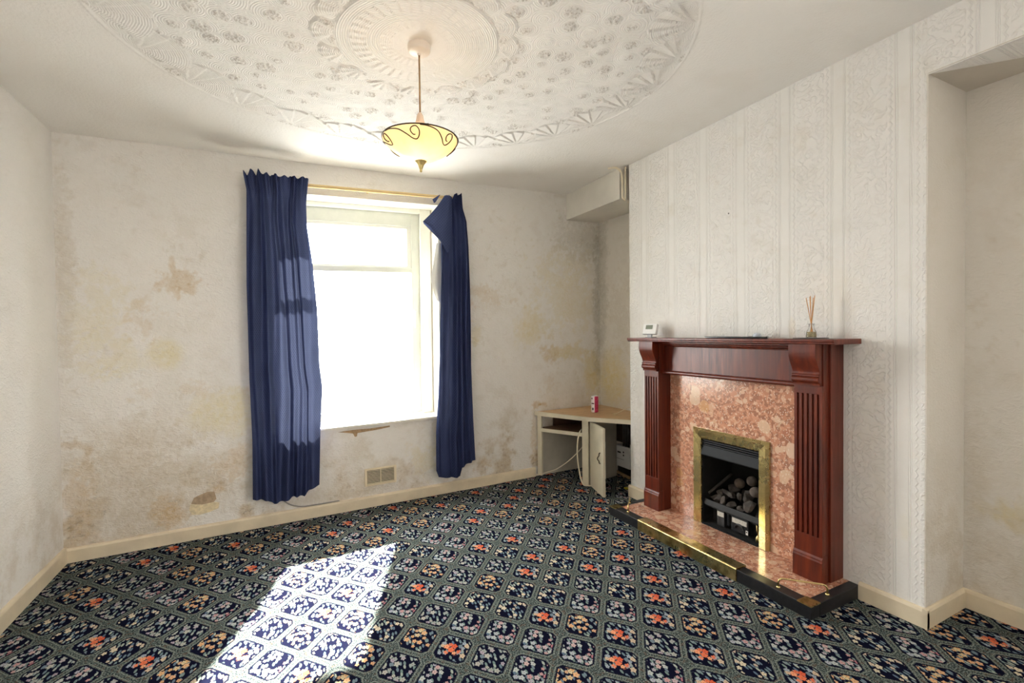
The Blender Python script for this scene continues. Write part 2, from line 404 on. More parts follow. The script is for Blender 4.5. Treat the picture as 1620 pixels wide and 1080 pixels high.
# ------------------------------------------------------------------ walls
OX0, OX1 = 0.0, 1.15; OZ0, OZ1 = 0.575, 2.179       # window opening
def bwall(bm, x0, x1, z00, z01, z10, z11, o0=0.0006, o1=0.36):
    """slab of the back wall between x0 and x1; z00/z01 low/high at x0, z10/z11 at x1"""
    hexa(bm, [(x0, By(x0, o0), z00), (x1, By(x1, o0), z10), (x1, By(x1, o1), z10), (x0, By(x0, o1), z00),
              (x0, By(x0, o0), z01), (x1, By(x1, o0), z11), (x1, By(x1, o1), z11), (x0, By(x0, o1), z01)])
bm = NB(); TOP = 2.62
bwall(bm, -1.35, OX0, -0.1, TOP, -0.1, TOP); bwall(bm, OX1, 2.95, -0.1, TOP, -0.1, TOP)
bwall(bm, OX0, OX1, -0.1, wz(OX0, OZ0), -0.1, wz(OX1, OZ0)); bwall(bm, OX0, OX1, wz(OX0, OZ1), TOP, wz(OX1, OZ1), TOP)
wall_back = struct('wall_back', bm, MAT_SOFFIT)
SPOTS = [(-0.48, 1.545, 0.10, 0.09, BR, 0.75, 0.9), (-0.51, 1.64, 0.02, 0.07, BR, 0.6, 0.5), (-0.55, 1.12, 0.11, 0.12, Y2, 0.85, 0.15), (-0.74, 1.12, 0.12, 0.12, Y2, 0.35, 0.7),
    (-0.26, 0.76, 0.26, 0.18, Y2, 0.8, 0.5), (-0.70, 0.62, 0.28, 0.14, TN, 0.65, 1.0), (-0.72, 0.40, 0.26, 0.22, TN, 0.6, 1.1), (-0.56, 0.19, 0.09, 0.10, BR, 0.75, 1.0), (-0.95, 0.32, 0.08, 0.34, BR, 0.5, 1.0),
    (-0.86, 1.25, 0.14, 0.26, Y2, 0.5, 1.1), (-0.62, 1.30, 0.10, 0.10, BR, 0.4, 1.2), (-0.99, 1.55, 0.05, 0.75, TN, 0.5, 0.9), (-0.36, 0.33, 0.14, 0.16, TN, 0.55, 1.1),
    (-0.30, 0.285, 0.045, 0.035, BR, 0.8, 0.8), (-0.21, 0.44, 0.12, 0.10, BR, 0.5, 1.3), (-0.45, 0.90, 0.2, 0.06, BR, 0.3, 1.4),
    (1.93, 1.25, 0.15, 0.19, Y1, 0.6, 0.6), (1.58, 1.50, 0.20, 0.09, BR, 0.42, 1.3), (2.35, 1.05, 0.26, 0.08, Y1, 0.7, 0.9), (2.62, 0.84, 0.14, 0.26, Y1, 0.9, 0.5), (2.15, 1.05, 0.10, 0.09, BR, 0.4, 1.3),
    (2.15, 0.80, 0.09, 0.09, BR, 0.35, 1.3), (2.36, 1.60, 0.30, 0.42, Y1, 0.42, 1.2), (2.69, 1.5, 0.07, 0.85, GR, 0.65, 0.8), (2.05, 0.605, 0.09, 0.03, BR, 0.9, 1.0), (1.00, 0.27, 0.11, 0.12, Y1, 0.5, 1.2),
    (1.12, 0.45, 0.05, 0.22, Y1, 0.55, 0.8), (1.45, 1.20, 0.05, 0.14, Y1, 0.6, 0.8), (1.52, 0.17, 0.08, 0.06, BR, 0.6, 1.2), (2.50, 2.05, 0.35, 0.20, GR, 0.4, 0.9), (0.4, 0.12, 0.4, 0.05, TN, 0.6, 1.0), (1.98, 0.3, 0.03, 0.3, BR, 0.5, 0.9)]
skin_place = lambda u, z: np.stack([u, YB + AB * (u - 0.8), z], 1)
wall_skin = grid_skin('wallpaper', [((-1.10, -.02), (OX0, -.02), (OX0, 2.5), (-1.10, 2.5)), ((OX1, -.02), (2.72, -.02), (2.72, 2.5), (OX1, 2.5)),
    ((OX0, -.02), (OX1, -.02), (OX1, wz(OX1, OZ0)), (OX0, wz(OX0, OZ0))), ((OX0, wz(OX0, OZ1)), (OX1, wz(OX1, OZ1)), (OX1, 2.5), (OX0, 2.5))],
    skin_place, MAT_BACK, wall_back, lambda u, z: stains_on(u, z, SPOTS, 0.8, seed=3))
bm = NB()
hexa(bm, [(Lx(REAR) - .2, REAR - .1, -.1), (Lx(REAR), REAR - .1, -.1), (Lx(3.7), 3.7, -.1), (Lx(3.7) - .2, 3.7, -.1),
          (Lx(REAR) - .2, REAR - .1, TOP), (Lx(REAR), REAR - .1, TOP), (Lx(3.7), 3.7, TOP), (Lx(3.7) - .2, 3.7, TOP)])
struct('wall_left', bm, MAT_LEFT)
bm = NB(); box(bm, XR, XR + 0.2, PIER - .1, YR + 0.4, -.1, TOP); box(bm, XA, XA + 0.193, YR + 0.4, 3.7, -.1, TOP)
wall_right = struct('wall_right', bm, MAT_SOFFIT)
ALC = [(3.36, 0.80, 0.24, 0.34, Y1, 0.95, 0.4), (3.50, 1.6, 0.10, 0.8, GR, 0.6, 0.7), (3.1, 1.3, 0.3, 0.4, TN, 0.4, 1.2), (0.78, 0.45, 0.10, 0.07, Y1, 0.6, 0.8), (0.92, 0.5, 0.07, 0.5, TN, 0.45, 0.9), (0.62, 0.3, 0.2, 0.2, TN, 0.4, 1.1)]
grid_skin('wallpaper', [((PIER, -.02), (YR, -.02), (YR, HS), (PIER, HS))], lambda u, z: np.stack([0 * u + XR - .0006, u, z], 1), MAT_ALC, wall_right, lambda u, z: stains_on(u, z, ALC, 0.35, seed=5), 0.012)
grid_skin('wallpaper', [((YL, -.02), (3.6, -.02), (3.6, 2.5), (YL, 2.5))], lambda u, z: np.stack([0 * u + XA - .0006, u, z], 1), MAT_ALC, wall_right, lambda u, z: stains_on(u, z, ALC, 0.5, seed=6), 0.009)
bm = NB(); box(bm, -1.35, 2.95, REAR - 0.2, REAR, -.1, TOP)
struct('wall_rear', bm, MAT_LEFT)
# unseen pier keeping light off the alcove return; window added in it for fill
RY0, RY1, RZ0, RZ1 = -2.05, -0.55, 0.75, 2.12
bm = NB()
box(bm, XC, XR + .05, REAR, RY0, -.1, TOP); box(bm, XC, XR + .05, RY1, PIER, -.1, TOP)
box(bm, XC, XR + .05, RY0, RY1, -.1, RZ0); box(bm, XC, XR + .05, RY0, RY1, RZ1, TOP)
struct('wall_pier', bm, MAT_LINTEL)
bm = NB()
for a in ((RY0, RY0 + .06, RZ0, RZ1), (RY1 - .06, RY1, RZ0, RZ1), (RY0 + .06, RY1 - .06, RZ0, RZ0 + .06), (RY0 + .06, RY1 - .06, RZ1 - .06, RZ1), (-1.325, -1.275, RZ0 + .06, RZ1 - .06)):
    box(bm, XC + .08, XC + .14, a[0], a[1], a[2], a[3])
struct('added_fill_window', bm, MAT_WHITE, bevel=.004)
# chimney breast with the fire opening cut out, lintel over the near alcove
FY0, FY1, FZ1 = 1.60, 2.085, 0.60
bm = NB()
box(bm, XC, XA + .05, YR, FY0, -.1, TOP); box(bm, XC, XA + .05, FY1, YL, -.1, TOP)
box(bm, XC, XA + .05, FY0, FY1, FZ1, TOP); box(bm, XC, XA + .05, FY0, FY1, -.1, 0.055); box(bm, 2.64, XA + .05, FY0, FY1, 0.055, FZ1)
wf = struct('wall_fireplace', bm, MAT_SOFFIT)
BST = [(1.505, 1.23, 0.024, 0.07, (0.64, 0.47, 0.24), 0.8, 0.35), (1.30, 1.42, 0.20, 0.16, (0.78, 0.69, 0.58), 0.5, 0.7), (2.62, 0.45, 0.07, 0.40, TN, 0.6, 0.9), (2.64, 0.75, 0.05, 0.25, GR, 0.4, 1.0), (1.02, 0.38, 0.02, 0.06, Y2, 0.6, 0.5), (1.10, 0.60, 0.16, 0.35, (0.74, 0.68, 0.58), 0.4, 1.0), (2.71, 1.4, 0.03, 0.6, (0.76, 0.70, 0.60), 0.5, 0.7)]  # first spot: small brownish-yellow mark on the wall behind the diffuser
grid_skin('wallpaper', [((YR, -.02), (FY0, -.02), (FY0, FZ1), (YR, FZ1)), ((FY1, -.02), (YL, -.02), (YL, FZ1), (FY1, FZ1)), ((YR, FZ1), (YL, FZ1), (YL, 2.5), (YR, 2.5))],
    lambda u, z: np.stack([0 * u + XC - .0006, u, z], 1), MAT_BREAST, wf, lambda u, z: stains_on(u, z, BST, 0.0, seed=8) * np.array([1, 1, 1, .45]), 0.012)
bm = NB(); box(bm, XC + 0.0005, XR - 0.001, YR + .0, YR - 0.004, 0.0, HS); obj('alcove_return', bm, MAT_RETURN, wf)
bm = NB(); box(bm, XC, XR + .05, PIER, YR, HS, TOP)
lintel = struct('wall_lintel', bm, MAT_LINTEL)
bm = NB(); box(bm, XC + 0.001, XR, PIER, YR - .004, HS - 0.004, HS); obj('soffit', bm, MAT_SOFFIT, lintel)
bm = NB()
prism(bm, [(XC, YR - .004), (XC, 0.2), (2.80 - .14, 0.2), (2.545, 0.73)], HS - 0.007, HS - 0.0045)
obj('wallpaper_overlap', bm, MAT_LINTEL, lintel)
# boxed-in pipe above the far alcove
bm = NB(); BX = 2.338
hexa(bm, [(BX, 2.80, 2.210), (XA, 2.80, 2.216), (XA, By(XA), 2.216), (BX, By(BX), 2.207), (BX, 2.80, 2.5), (XA, 2.80, 2.5), (XA, By(XA), 2.5), (BX, By(BX), 2.5)])
struct('trim_1', bm, plain('boxing_paint', (0.74, 0.71, 0.65, 1), 0.55, var=0.05, scale=6))

# ------------------------------------------------------------------ ceiling with combed plaster relief
def ceiling():
    x0, x1, y0, y1, d = -0.62, 1.84, 0.86, 3.02, 0.005
    nx = int((x1 - x0) / d) + 1; ny = int((y1 - y0) / d) + 1
    gx, gy = np.meshgrid(np.linspace(x0, x1, nx), np.linspace(y0, y1, ny))
    X = gx.ravel(); Y = gy.ravel(); n = X.size
    h = np.zeros(n); cd = np.zeros(n); cw = np.zeros(n); dirt = np.zeros(n)
    CX, CY, A, B = 0.60, 1.95, 1.17, 1.01; RX, RY = 0.559, 1.900
    ell = np.sqrt(((X - CX) / A) ** 2 + ((Y - CY) / B) ** 2)
    ins = ell < 0.985
    # swirls
    pts = []
    for a in np.arange(CX - A, CX + A, 0.105):
        for k, b in enumerate(np.arange(CY - B, CY + B, 0.09)):
            p = (a + RNG.normal(0, .018) + (0.05 if k % 2 else 0), b + RNG.normal(0, .018)); pts.append(p)
    pts = np.array(pts)
    best = np.full(n, 9.0); idx = np.zeros(n, int)
    for k, (a, b) in enumerate(pts):
        q = (X - a) ** 2 + (Y - b) ** 2; w = q < best; best[w] = q[w]; idx[w] = k
    dist = np.sqrt(best); act = RNG.random(len(pts))[idx]; rad = (0.018 + 0.02 * RNG.random(len(pts)))[idx]
    h[ins] = 0.0015 * np.cos(np.clip(dist[ins] / 0.06, 0, 1) * np.pi); cd[ins] = dist[ins]; cw[ins] = 0.85
    crumb = ins & (dist < rad) & (act > 0.35)
    rn = RNG.random(n)
    h[crumb] += np.where(rn[crumb] > 0.62, 0.0045, -0.0005); cw[crumb] = 0.2
    dirt[crumb & (rn > 0.55)] = 0.5
    # fans along the rim
    NF = 26
    for k in range(NF):
        th = 2 * np.pi * (k + 0.3) / NF
        ax, ay = CX + A * 0.975 * np.cos(th), CY + B * 0.975 * np.sin(th)
        nx_, ny_ = -np.cos(th) / A, -np.sin(th) / B; l = math.hypot(nx_, ny_); nx_ /= l; ny_ /= l
        u = (X - ax) * nx_ + (Y - ay) * ny_; v = -(X - ax) * ny_ + (Y - ay) * nx_
        rho = np.hypot(u, v); phi = np.arctan2(v, u)
        w = (rho < 0.175) & (np.abs(phi) < 1.12) & (ell < 0.99)
        seg = np.mod((phi[w] + 1.12) / 0.40, 1.0)
        h[w] = (0.002 + 0.0075 * seg) * np.clip(rho[w] / 0.06, 0, 1); cd[w] = rho[w]; cw[w] = 0.8; dirt[w] = 0
    # rose
    r = np.hypot(X - RX, Y - RY); ang = np.arctan2(Y - RY, X - RX)
    for k in range(15):
        th = 2 * np.pi * (k + 0.2) / 15; ax, ay = RX + 0.315 * np.cos(th), RY + 0.315 * np.sin(th)
        u = (X - ax) * np.cos(th) + (Y - ay) * np.sin(th); v = -(X - ax) * np.sin(th) + (Y - ay) * np.cos(th)
        rho = np.hypot(u, v); phi = np.arctan2(v, u)
        w = (rho < 0.095) & (np.abs(phi) < 0.85) & (r > 0.315)
        h[w] = 0.002 + 0.006 * np.mod((phi[w] + 0.85) / 0.42, 1.0) * np.clip(rho[w] / 0.03, 0, 1); cd[w] = rho[w]; cw[w] = 1.0; dirt[w] = 0
    def band(a, b): return (r >= a) & (r < b)
    w = r < 0.325; dirt[w] = 0; cd[w] = r[w]; cw[w] = 0.0; h[w] = 0.003
    w = band(0.105, 0.155); h[w] = 0.003 + 0.004 * np.mod(ang[w] * 34 / (2 * np.pi), 1); cw[w] = 0.4
    w = band(0.155, 0.205); cw[w] = 1.3; h[w] = 0.005
    w = band(0.205, 0.270); h[w] = 0.003 + 0.006 * np.mod(ang[w] * 38 / (2 * np.pi), 1); cw[w] = 0.7
    w = band(0.270, 0.320); cw[w] = 1.4; h[w] = 0.006
    w = np.abs(ell - 0.992) < 0.004; h[w] = 0.003
    Z = Cz(X, Y) - h
    edge = (np.abs(X - x0) < 1e-6) | (np.abs(X - x1) < 1e-6) | (np.abs(Y - y0) < 1e-6) | (np.abs(Y - y1) < 1e-6)
    Z[edge] = Cz(X, Y)[edge]
    verts = np.stack([X, Y, Z], 1)
    a = (np.arange(ny - 1)[:, None] * nx + np.arange(nx - 1)[None]).ravel()
    faces = np.stack([a, a + nx, a + nx + 1, a + 1], 1)
    # plain border around the relief
    ox = [-1.35, x0, x1, 2.95]; oy = [REAR - .1, y0, y1, 3.8]
    bv = [(p, q, Cz(p, q)) for q in oy for p in ox]
    verts = np.vstack([verts, np.array(bv)])
    bf = [[n + j * 4 + i, n + (j + 1) * 4 + i, n + (j + 1) * 4 + i + 1, n + j * 4 + i + 1] for j in range(3) for i in range(3) if not (i == 1 and j == 1)]
    faces = np.vstack([faces, np.array(bf)])
    me = bpy.data.meshes.new('ceiling')
    me.vertices.add(len(verts)); me.vertices.foreach_set('co', verts.astype(np.float32).ravel())
    me.loops.add(faces.size); me.loops.foreach_set('vertex_index', faces.astype(np.int32).ravel())
    me.polygons.add(len(faces)); me.polygons.foreach_set('loop_start', np.arange(0, faces.size, 4, dtype=np.int32))
    me.update(calc_edges=True)
    me.polygons.foreach_set('use_smooth', np.ones(len(faces), bool))
    pad = np.zeros(16)
    for nm, arr in (('comb_distance', cd), ('comb_weight', cw), ('crumb_dirt', dirt)):
        at = me.attributes.new(nm, 'FLOAT', 'POINT'); at.data.foreach_set('value', np.concatenate([arr, pad]).astype(np.float32))
    t = NT('combed_plaster', 0.85, spec=0.2); c = t.co()
    at = lambda nm: t.n('ShaderNodeAttribute', attribute_name=nm).outputs['Fac']
    base = t.mix(t.mul(t.step(t.noise(c, 3.0, 4), 0.45, 0.7), 0.35), (0.83, 0.805, 0.77, 1), (0.75, 0.71, 0.65, 1))
    t.color(t.mix(t.mul(at('crumb_dirt'), t.step(t.noise(c, 120.0, 2), 0.42, 0.58)), base, (0.26, 0.19, 0.12, 1)))
    comb = t.mul(t.m('SINE', t.mul(at('comb_distance'), 2 * math.pi / 0.0085)), at('comb_weight'))
    hh = t.add(t.mul(comb, 0.35), t.mul(t.noise(c, 80.0, 3, 0.6), 1.0))
    t.bump(hh, 0.5, 0.005)
    me.materials.append(t.mat)
    o = bpy.data.objects.new('ceiling', me); COL.objects.link(o); o['kind'] = 'structure'
    return o
ceiling()
bm = NB(); box(bm, -1.35, 2.95, REAR - .2, 3.85, 2.62, 2.72); struct('ceiling_deck', bm, MAT_SOFFIT)

# ------------------------------------------------------------------ baseboards
def skirt(name, a, b, nrm, h=0.078, t=0.018, z0=0.0):
    """board from a to b (x, y) on the wall line; nrm points into the room; top edge chamfered"""
    bm = NB(); a = Vector((*a, 0)); b = Vector((*b, 0)); n = Vector((*nrm, 0)).normalized()
    prof = [(0, 0), (t, 0), (t, h - 0.012), (t * 0.75, h - 0.003), (t * 0.45, h), (0, h)]
    A = [bm.verts.new(a + n * p + Vector((0, 0, z0 + q))) for p, q in prof]; B_ = [bm.verts.new(b + n * p + Vector((0, 0, z0 + q))) for p, q in prof]
    k = len(prof); bm.faces.new(A); bm.faces.new(B_[::-1])
    for i in range(k): bm.faces.new((A[i], A[(i + 1) % k], B_[(i + 1) % k], B_[i]))
    return struct(name, bm, MAT_SKIRT)
skirt('baseboard_back', (-1.05, By(-1.05)), (1.985, By(1.985)), (0, -1))
skirt('baseboard_left', (Lx(REAR), REAR), (Lx(3.4), 3.4), (1, 0), 0.083)
skirt('baseboard_fireplace', (XC, YR - 0.018), (XC, 1.19), (-1, 0))
skirt('baseboard_breast', (XC, 2.53), (XC, YL + 0.012), (-1, 0), 0.086)
skirt('baseboard_return', (XC - 0.018, YR), (XR, YR), (0, -1), 0.08)
skirt('baseboard_alcove', (XR, PIER), (XR, YR), (-1, 0), 0.08)

# bare patch where the paper has come away, and the torn strip under the sill
def patch(name, pts, mat, o=0.0015, th=0.002):
    bm = NB()
    A = [bm.verts.new((x, By(x, -o), z)) for x, z in pts]; B_ = [bm.verts.new((x, By(x, 0.0003), z)) for x, z in pts]
    bm.faces.new(A)
    for i in range(len(pts)): bm.faces.new((A[i], B_[i], B_[(i + 1) % len(pts)], A[(i + 1) % len(pts)]))
    return obj(name, bm, mat, wall_back)
patch('bare_plaster', [(-0.445, 0.215), (-0.43, 0.25), (-0.40, 0.262), (-0.36, 0.275), (-0.325, 0.27), (-0.315, 0.225), (-0.33, 0.205), (-0.39, 0.20)], plain('bare_brown_plaster', (0.40, 0.30, 0.20, 1), 0.9, var=0.25, scale=40))
patch('torn_paper_edge', [(-0.447, 0.214), (-0.39, 0.202), (-0.33, 0.207), (-0.30, 0.198), (-0.305, 0.165), (-0.35, 0.150), (-0.40, 0.143), (-0.44, 0.150), (-0.455, 0.18)], plain('torn_cream_paper', (0.70, 0.60, 0.40, 1), 0.9, var=0.2, scale=50), 0.003)
patch('torn_gap', [(0.40, 0.553), (0.50, 0.558), (0.62, 0.556), (0.757, 0.562), (0.757, 0.552), (0.66, 0.541), (0.60, 0.538), (0.53, 0.533), (0.525, 0.510), (0.512, 0.508), (0.500, 0.533), (0.45, 0.545)], plain('torn_brown_paper', (0.36, 0.24, 0.13, 1), 0.9, var=0.3, scale=60))

# ------------------------------------------------------------------ window
def WP(x, o, z): return (x, By(x, o), wz(x, z))
def wbox(bm, x0, x1, o0, o1, z0, z1):
    hexa(bm, [WP(x0, o0, z0), WP(x1, o0, z0), WP(x1, o1, z0), WP(x0, o1, z0), WP(x0, o0, z1), WP(x1, o0, z1), WP(x1, o1, z1), WP(x0, o1, z1)])
MAT_PVC = plain('white_window_paint', srgb(238, 238, 230), 0.35, var=0.04, scale=6, bump=0.04)
MAT_SASH = plain('greyed_sash_paint', srgb(224, 226, 216), 0.4, var=0.06, scale=8, bump=0.05)
bm = NB()
FX0, FX1, FZ_0, FZ_1 = 0.012, 1.138, 0.597, 2.177
wbox(bm, FX0, 0.08, .165, .27, FZ_0, FZ_1); wbox(bm, 1.056, FX1, .165, .27, FZ_0, FZ_1); wbox(bm, 0.08, 1.056, .165, .27, 2.144, FZ_1)
win = struct('window_1', bm, MAT_PVC, bevel=0.004)
bm = NB()
SX0, SX1 = 0.08, 1.056
wbox(bm, SX0, 0.145, .20, .25, 0.60, 2.144); wbox(bm, 0.990, SX1, .20, .25, 0.60, 2.144)
wbox(bm, 0.145, 0.990, .20, .25, 2.045, 2.144); wbox(bm, 0.145, 0.990, .20, .25, 0.60, 0.658); wbox(bm, 0.145, 0.990, .195, .25, 1.688, 1.728)
sash = obj('sash', bm, MAT_SASH, win, bevel=0.003)
bm = NB()
for a in ((0.145, 0.178, 1.728, 2.045), (0.957, 0.990, 1.728, 2.045), (0.178, 0.957, 2.025, 2.045), (0.178, 0.957, 1.728, 1.742)): wbox(bm, a[0], a[1], .207, .24, a[2], a[3])
obj('fanlight_frame', bm, MAT_PVC, win, bevel=0.002)
def glass(name):
    t = NT(name, 0.05)
    tr = t.n('ShaderNodeBsdfTransparent'); tr.inputs[0].default_value = (0.97, 0.985, 0.98, 1)
    gl = t.n('ShaderNodeBsdfGlossy'); gl.inputs['Roughness'].default_value = 0.03
    f = t.mul(t.noise(t.co(), 6.0, 3), 0.06)
    mx = t.n('ShaderNodeMixShader'); t.put(mx.inputs[0], f)
    t.nt.links.new(tr.outputs[0], mx.inputs[1]); t.nt.links.new(gl.outputs[0], mx.inputs[2])
    t.nt.links.new(mx.outputs[0], t.nt.nodes['Material Output'].inputs[0]); return t.mat
GLASS = glass('window_glass')
for a in ((0.178, 0.957, 1.742, 2.025), (0.145, 0.990, 0.658, 1.688)):
    bm = NB(); wbox(bm, a[0], a[1], .222, .226, a[2], a[3]); obj('pane', bm, GLASS, win)
bm = NB()
wbox(bm, 1.002, 1.022, .18, .20, 1.36, 1.40); wbox(bm, 1.007, 1.017, .170, .182, 1.265, 1.385)
obj('window_handle', bm, plain('white_handle', srgb(228, 228, 222), 0.3, var=0.03), win, bevel=0.003)
# sill board
bm = NB()
wbox(bm, -0.02, 1.17, -0.028, 0.0, 0.577, 0.597); wbox(bm, OX0 + .001, OX1 - .001, 0.0, .20, 0.577, 0.597)
obj('window_sill', bm, MAT_WHITE, win, bevel=0.006, bseg=3)
bm = NB()      # white-painted reveal lining
wbox(bm, OX1 - 0.004, OX1 - .0005, 0.002, .165, 0.597, 2.177); wbox(bm, OX0 + .0005, OX0 + 0.004, 0.002, .165, 0.597, 2.177); wbox(bm, OX0, OX1, 0.002, .165, 2.174, 2.178)
obj('window_reveal', bm, MAT_WHITE, win)

# ------------------------------------------------------------------ materials for the things
def mahogany():
    t = NT('mahogany', 0.36, spec=0.5); c = t.co()
    mp = t.n('ShaderNodeMapping'); t.put(mp.inputs[0], c); mp.inputs['Scale'].default_value = (40, 40, 3)
    g = t.noise(mp.outputs[0], 1.0, 4, 0.6, dist=0.6); big = t.noise(c, 5.0, 3)
    col = t.ramp(g, [(0.25, srgb(62, 20, 11)), (0.55, srgb(100, 36, 18)), (0.8, srgb(130, 54, 28))])
    t.color(t.mix(t.mul(t.step(big, .45, .7), .35), col, srgb(112, 46, 24)))
    t.rough(t.ramp(g, [(0.2, 0.42), (0.8, 0.28)])); t.bump(g, 0.06, 0.002); return t.mat
WOOD = mahogany()
def breccia():
    t = NT('rose_breccia_marble', 0.16, spec=0.5); c = t.co()
    dv = t.noise(c, 9.0, 3, 0.6, 'Color'); vv = t.n('ShaderNodeVectorMath', operation='MULTIPLY_ADD')
    t.put(vv.inputs[0], dv); vv.inputs[1].default_value = (0.05, 0.05, 0.05); t.put(vv.inputs[2], c); v = vv.outputs[0]
    f = t.vor(v, 70.0); m_ = t.vor(v, 27.0); b = t.vor(v, 10.5)
    col = t.ramp(t.sep(f[1])[0], [(0.0, srgb(150, 88, 66)), (0.35, srgb(192, 126, 98)), (0.7, srgb(208, 146, 116)), (0.9, srgb(222, 178, 150)), (1.0, srgb(160, 96, 74))], 'CONSTANT')
    mr, mg, _ = t.sep(m_[1]); br, bg, _ = t.sep(b[1])
    mm = t.mul(t.m('GREATER_THAN', mr, 0.66), t.step(m_[0], 0.60, 0.50))
    col = t.mix(mm, col, t.ramp(mg, [(0.0, srgb(214, 168, 138)), (0.3, srgb(168, 98, 76)), (0.55, srgb(222, 188, 160)), (0.8, srgb(142, 80, 62)), (1.0, srgb(190, 120, 70))], 'CONSTANT'))
    bb = t.mul(t.m('GREATER_THAN', br, 0.74), t.step(b[0], 0.46, 0.40))
    col = t.mix(t.mul(bb, 0.85), col, t.ramp(bg, [(0.0, srgb(226, 196, 166)), (0.4, srgb(206, 152, 96)), (0.6, srgb(232, 206, 180)), (0.85, srgb(150, 100, 78))], 'CONSTANT'))
    fleck = t.vor(v, 210.0)
    col = t.mix(t.mul(t.m('GREATER_THAN', t.sep(fleck[1])[1], 0.93), 0.8), col, srgb(240, 226, 206))
    col = t.mix(0.30, col, srgb(208, 168, 142))
    t.color(col); return t.mat
MARBLE = breccia()
def brass(name, rough=0.18, tar=0.32):
    t = NT(name, rough, 1.0); c = t.co(); n1 = t.noise(c, 14.0, 5, 0.65); n2 = t.noise(c, 60.0, 3)
    col = t.mix(t.mul(t.step(n1, 0.42, 0.70), tar), srgb(222, 202, 142), srgb(132, 116, 70))
    t.color(col); t.rough(t.ramp(n1, [(0.3, rough), (0.75, rough + 0.22)])); t.bump(n2, 0.012, 0.002); return t.mat
BRASS = brass('polished_brass'); BRASS_OLD = brass('tarnished_brass', 0.22, 0.95)
BLACK_GRANITE = plain('black_hearth_stone', (0.012, 0.012, 0.014, 1), 0.42, var=0.4, scale=60)
BLACK_METAL = plain('black_fire_metal', (0.018, 0.018, 0.020, 1), 0.45, 0.0, var=0.3, scale=30, bump=0.1)
GREY_METAL = plain('dark_grey_metal', (0.013, 0.014, 0.017, 1), 0.55, 0.0, var=0.2, scale=20, spec=0.25)
SOOT = plain('sooty_firebox', (0.010, 0.009, 0.008, 1), 0.9, var=0.4, scale=25, bump=0.3, bscale=40)
COAL = plain('ashen_ceramic_coal', (0.085, 0.070, 0.060, 1), 0.9, var=0.45, scale=22, bump=0.5, bscale=70)
COAL_PALE = plain('pale_ceramic_pebble', (0.15, 0.118, 0.098, 1), 0.9, var=0.3, scale=26, bump=0.35, bscale=60)
WHITE_PL = plain('white_plastic', srgb(232, 232, 230), 0.4, var=0.03)
DARK_PL = plain('dark_plastic', (0.02, 0.02, 0.022, 1), 0.4, var=0.2)
CABLE = plain('cream_cable', srgb(226, 214, 190), 0.5, var=0.06)
CUP_WHITE = plain('cream_cupboard_paint', srgb(216, 208, 186), 0.42, var=0.07, scale=9, bump=0.06)
CUP_IN = plain('grey_inner_board', srgb(182, 176, 162), 0.6, var=0.10, scale=8)

# ------------------------------------------------------------------ hearth
hearth = thing('hearth', 'pink marble hearth slab edged in black stone and brass below the mantel', 'hearth', (2.18, 1.85, 0))
HX0, HX1, HY0, HY1, HZ = 1.996, XC - 0.002, 1.190, 2.515, 0.060
BWD = 0.060
bm = NB(); box(bm, HX0 + BWD, HX1, HY0 + .045, HY1 - .045, 0.001, HZ - 0.001); obj('marble_slab', bm, MARBLE, hearth)
BY0, BY1 = 1.548, 2.242         # brass length in the middle of the front edge
def kerb(x0, x1, y0, y1, mat=BLACK_GRANITE, name='stone_edging', z1=HZ):
    bm = NB(); box(bm, x0, x1, y0, y1, 0.001, z1); return obj(name, bm, mat, hearth, bevel=0.003)
kerb(HX0, HX0 + BWD, HY0, BY0); kerb(HX0, HX0 + BWD, BY1, HY1)
kerb(HX0 + BWD, HX1, HY0, HY0 + .045); kerb(HX0 + BWD, HX1, HY1 - .045, HY1)
bm = NB(); prism_y(bm, [(HX0 - .004, .001), (HX0 - .004, HZ + .001), (HX0 + .002, HZ + .006), (HX0 + BWD + .012, HZ + .004), (HX0 + BWD + .012, HZ - .002), (HX0 + .01, HZ - .004), (HX0 + .01, .001)], BY0, BY1)
obj('brass_fender', bm, BRASS_OLD, hearth, bevel=0.0015)
for (ya, yb) in ((HY0 - .0005, HY0 + .06), (HY1 - .06, HY1 + .0005)):
    bm = NB(); box(bm, HX0 - .0005, HX0 + .066, ya, yb, HZ - .004, HZ + .0012); obj('corner_plate', bm, BRASS_OLD, hearth)
def rail(a, b):
    a = Vector(a); b = Vector(b); up = Vector((0, 0, 1)); pts = [a]; d = (b - a); L = d.length; d.normalize(); h_ = 0.042; r = 0.02
    pts.append(a + up * (h_ - r))
    for k in range(1, 7): w = k / 6 * math.pi / 2; pts.append(a + up * (h_ - r + r * math.sin(w)) + d * (r - r * math.cos(w)))
    for k in range(0, 7): w = k / 6 * math.pi / 2; pts.append(b + up * (h_ - r + r * math.cos(w)) - d * (r - r * math.sin(w)))
    pts.append(b)
    bm = NB(); tube(bm, pts, 0.0042, 10)
    for p in (a, b): lathe(bm, p, [(0.009, 0), (0.009, .003), (0.005, .006)], 12)
    return obj('brass_rail', bm, BRASS, hearth, smooth=True)
rail((2.022, 1.352, HZ), (2.153, 1.214, HZ)); rail((2.034, 2.376, HZ), (2.150, 2.492, HZ))

# marble back panel with the fire opening
PXF = 2.318
bm = NB()
box(bm, PXF, XC - .001, 1.30, 1.625, HZ, 0.955); box(bm, PXF, XC - .001, 2.055, 2.40, HZ, 0.955); box(bm, PXF, XC - .001, 1.625, 2.055, 0.60, 0.955)
tag(obj('marble_back_panel', bm, MARBLE), 'upright pink speckled marble panel around the gas fire', 'panel')

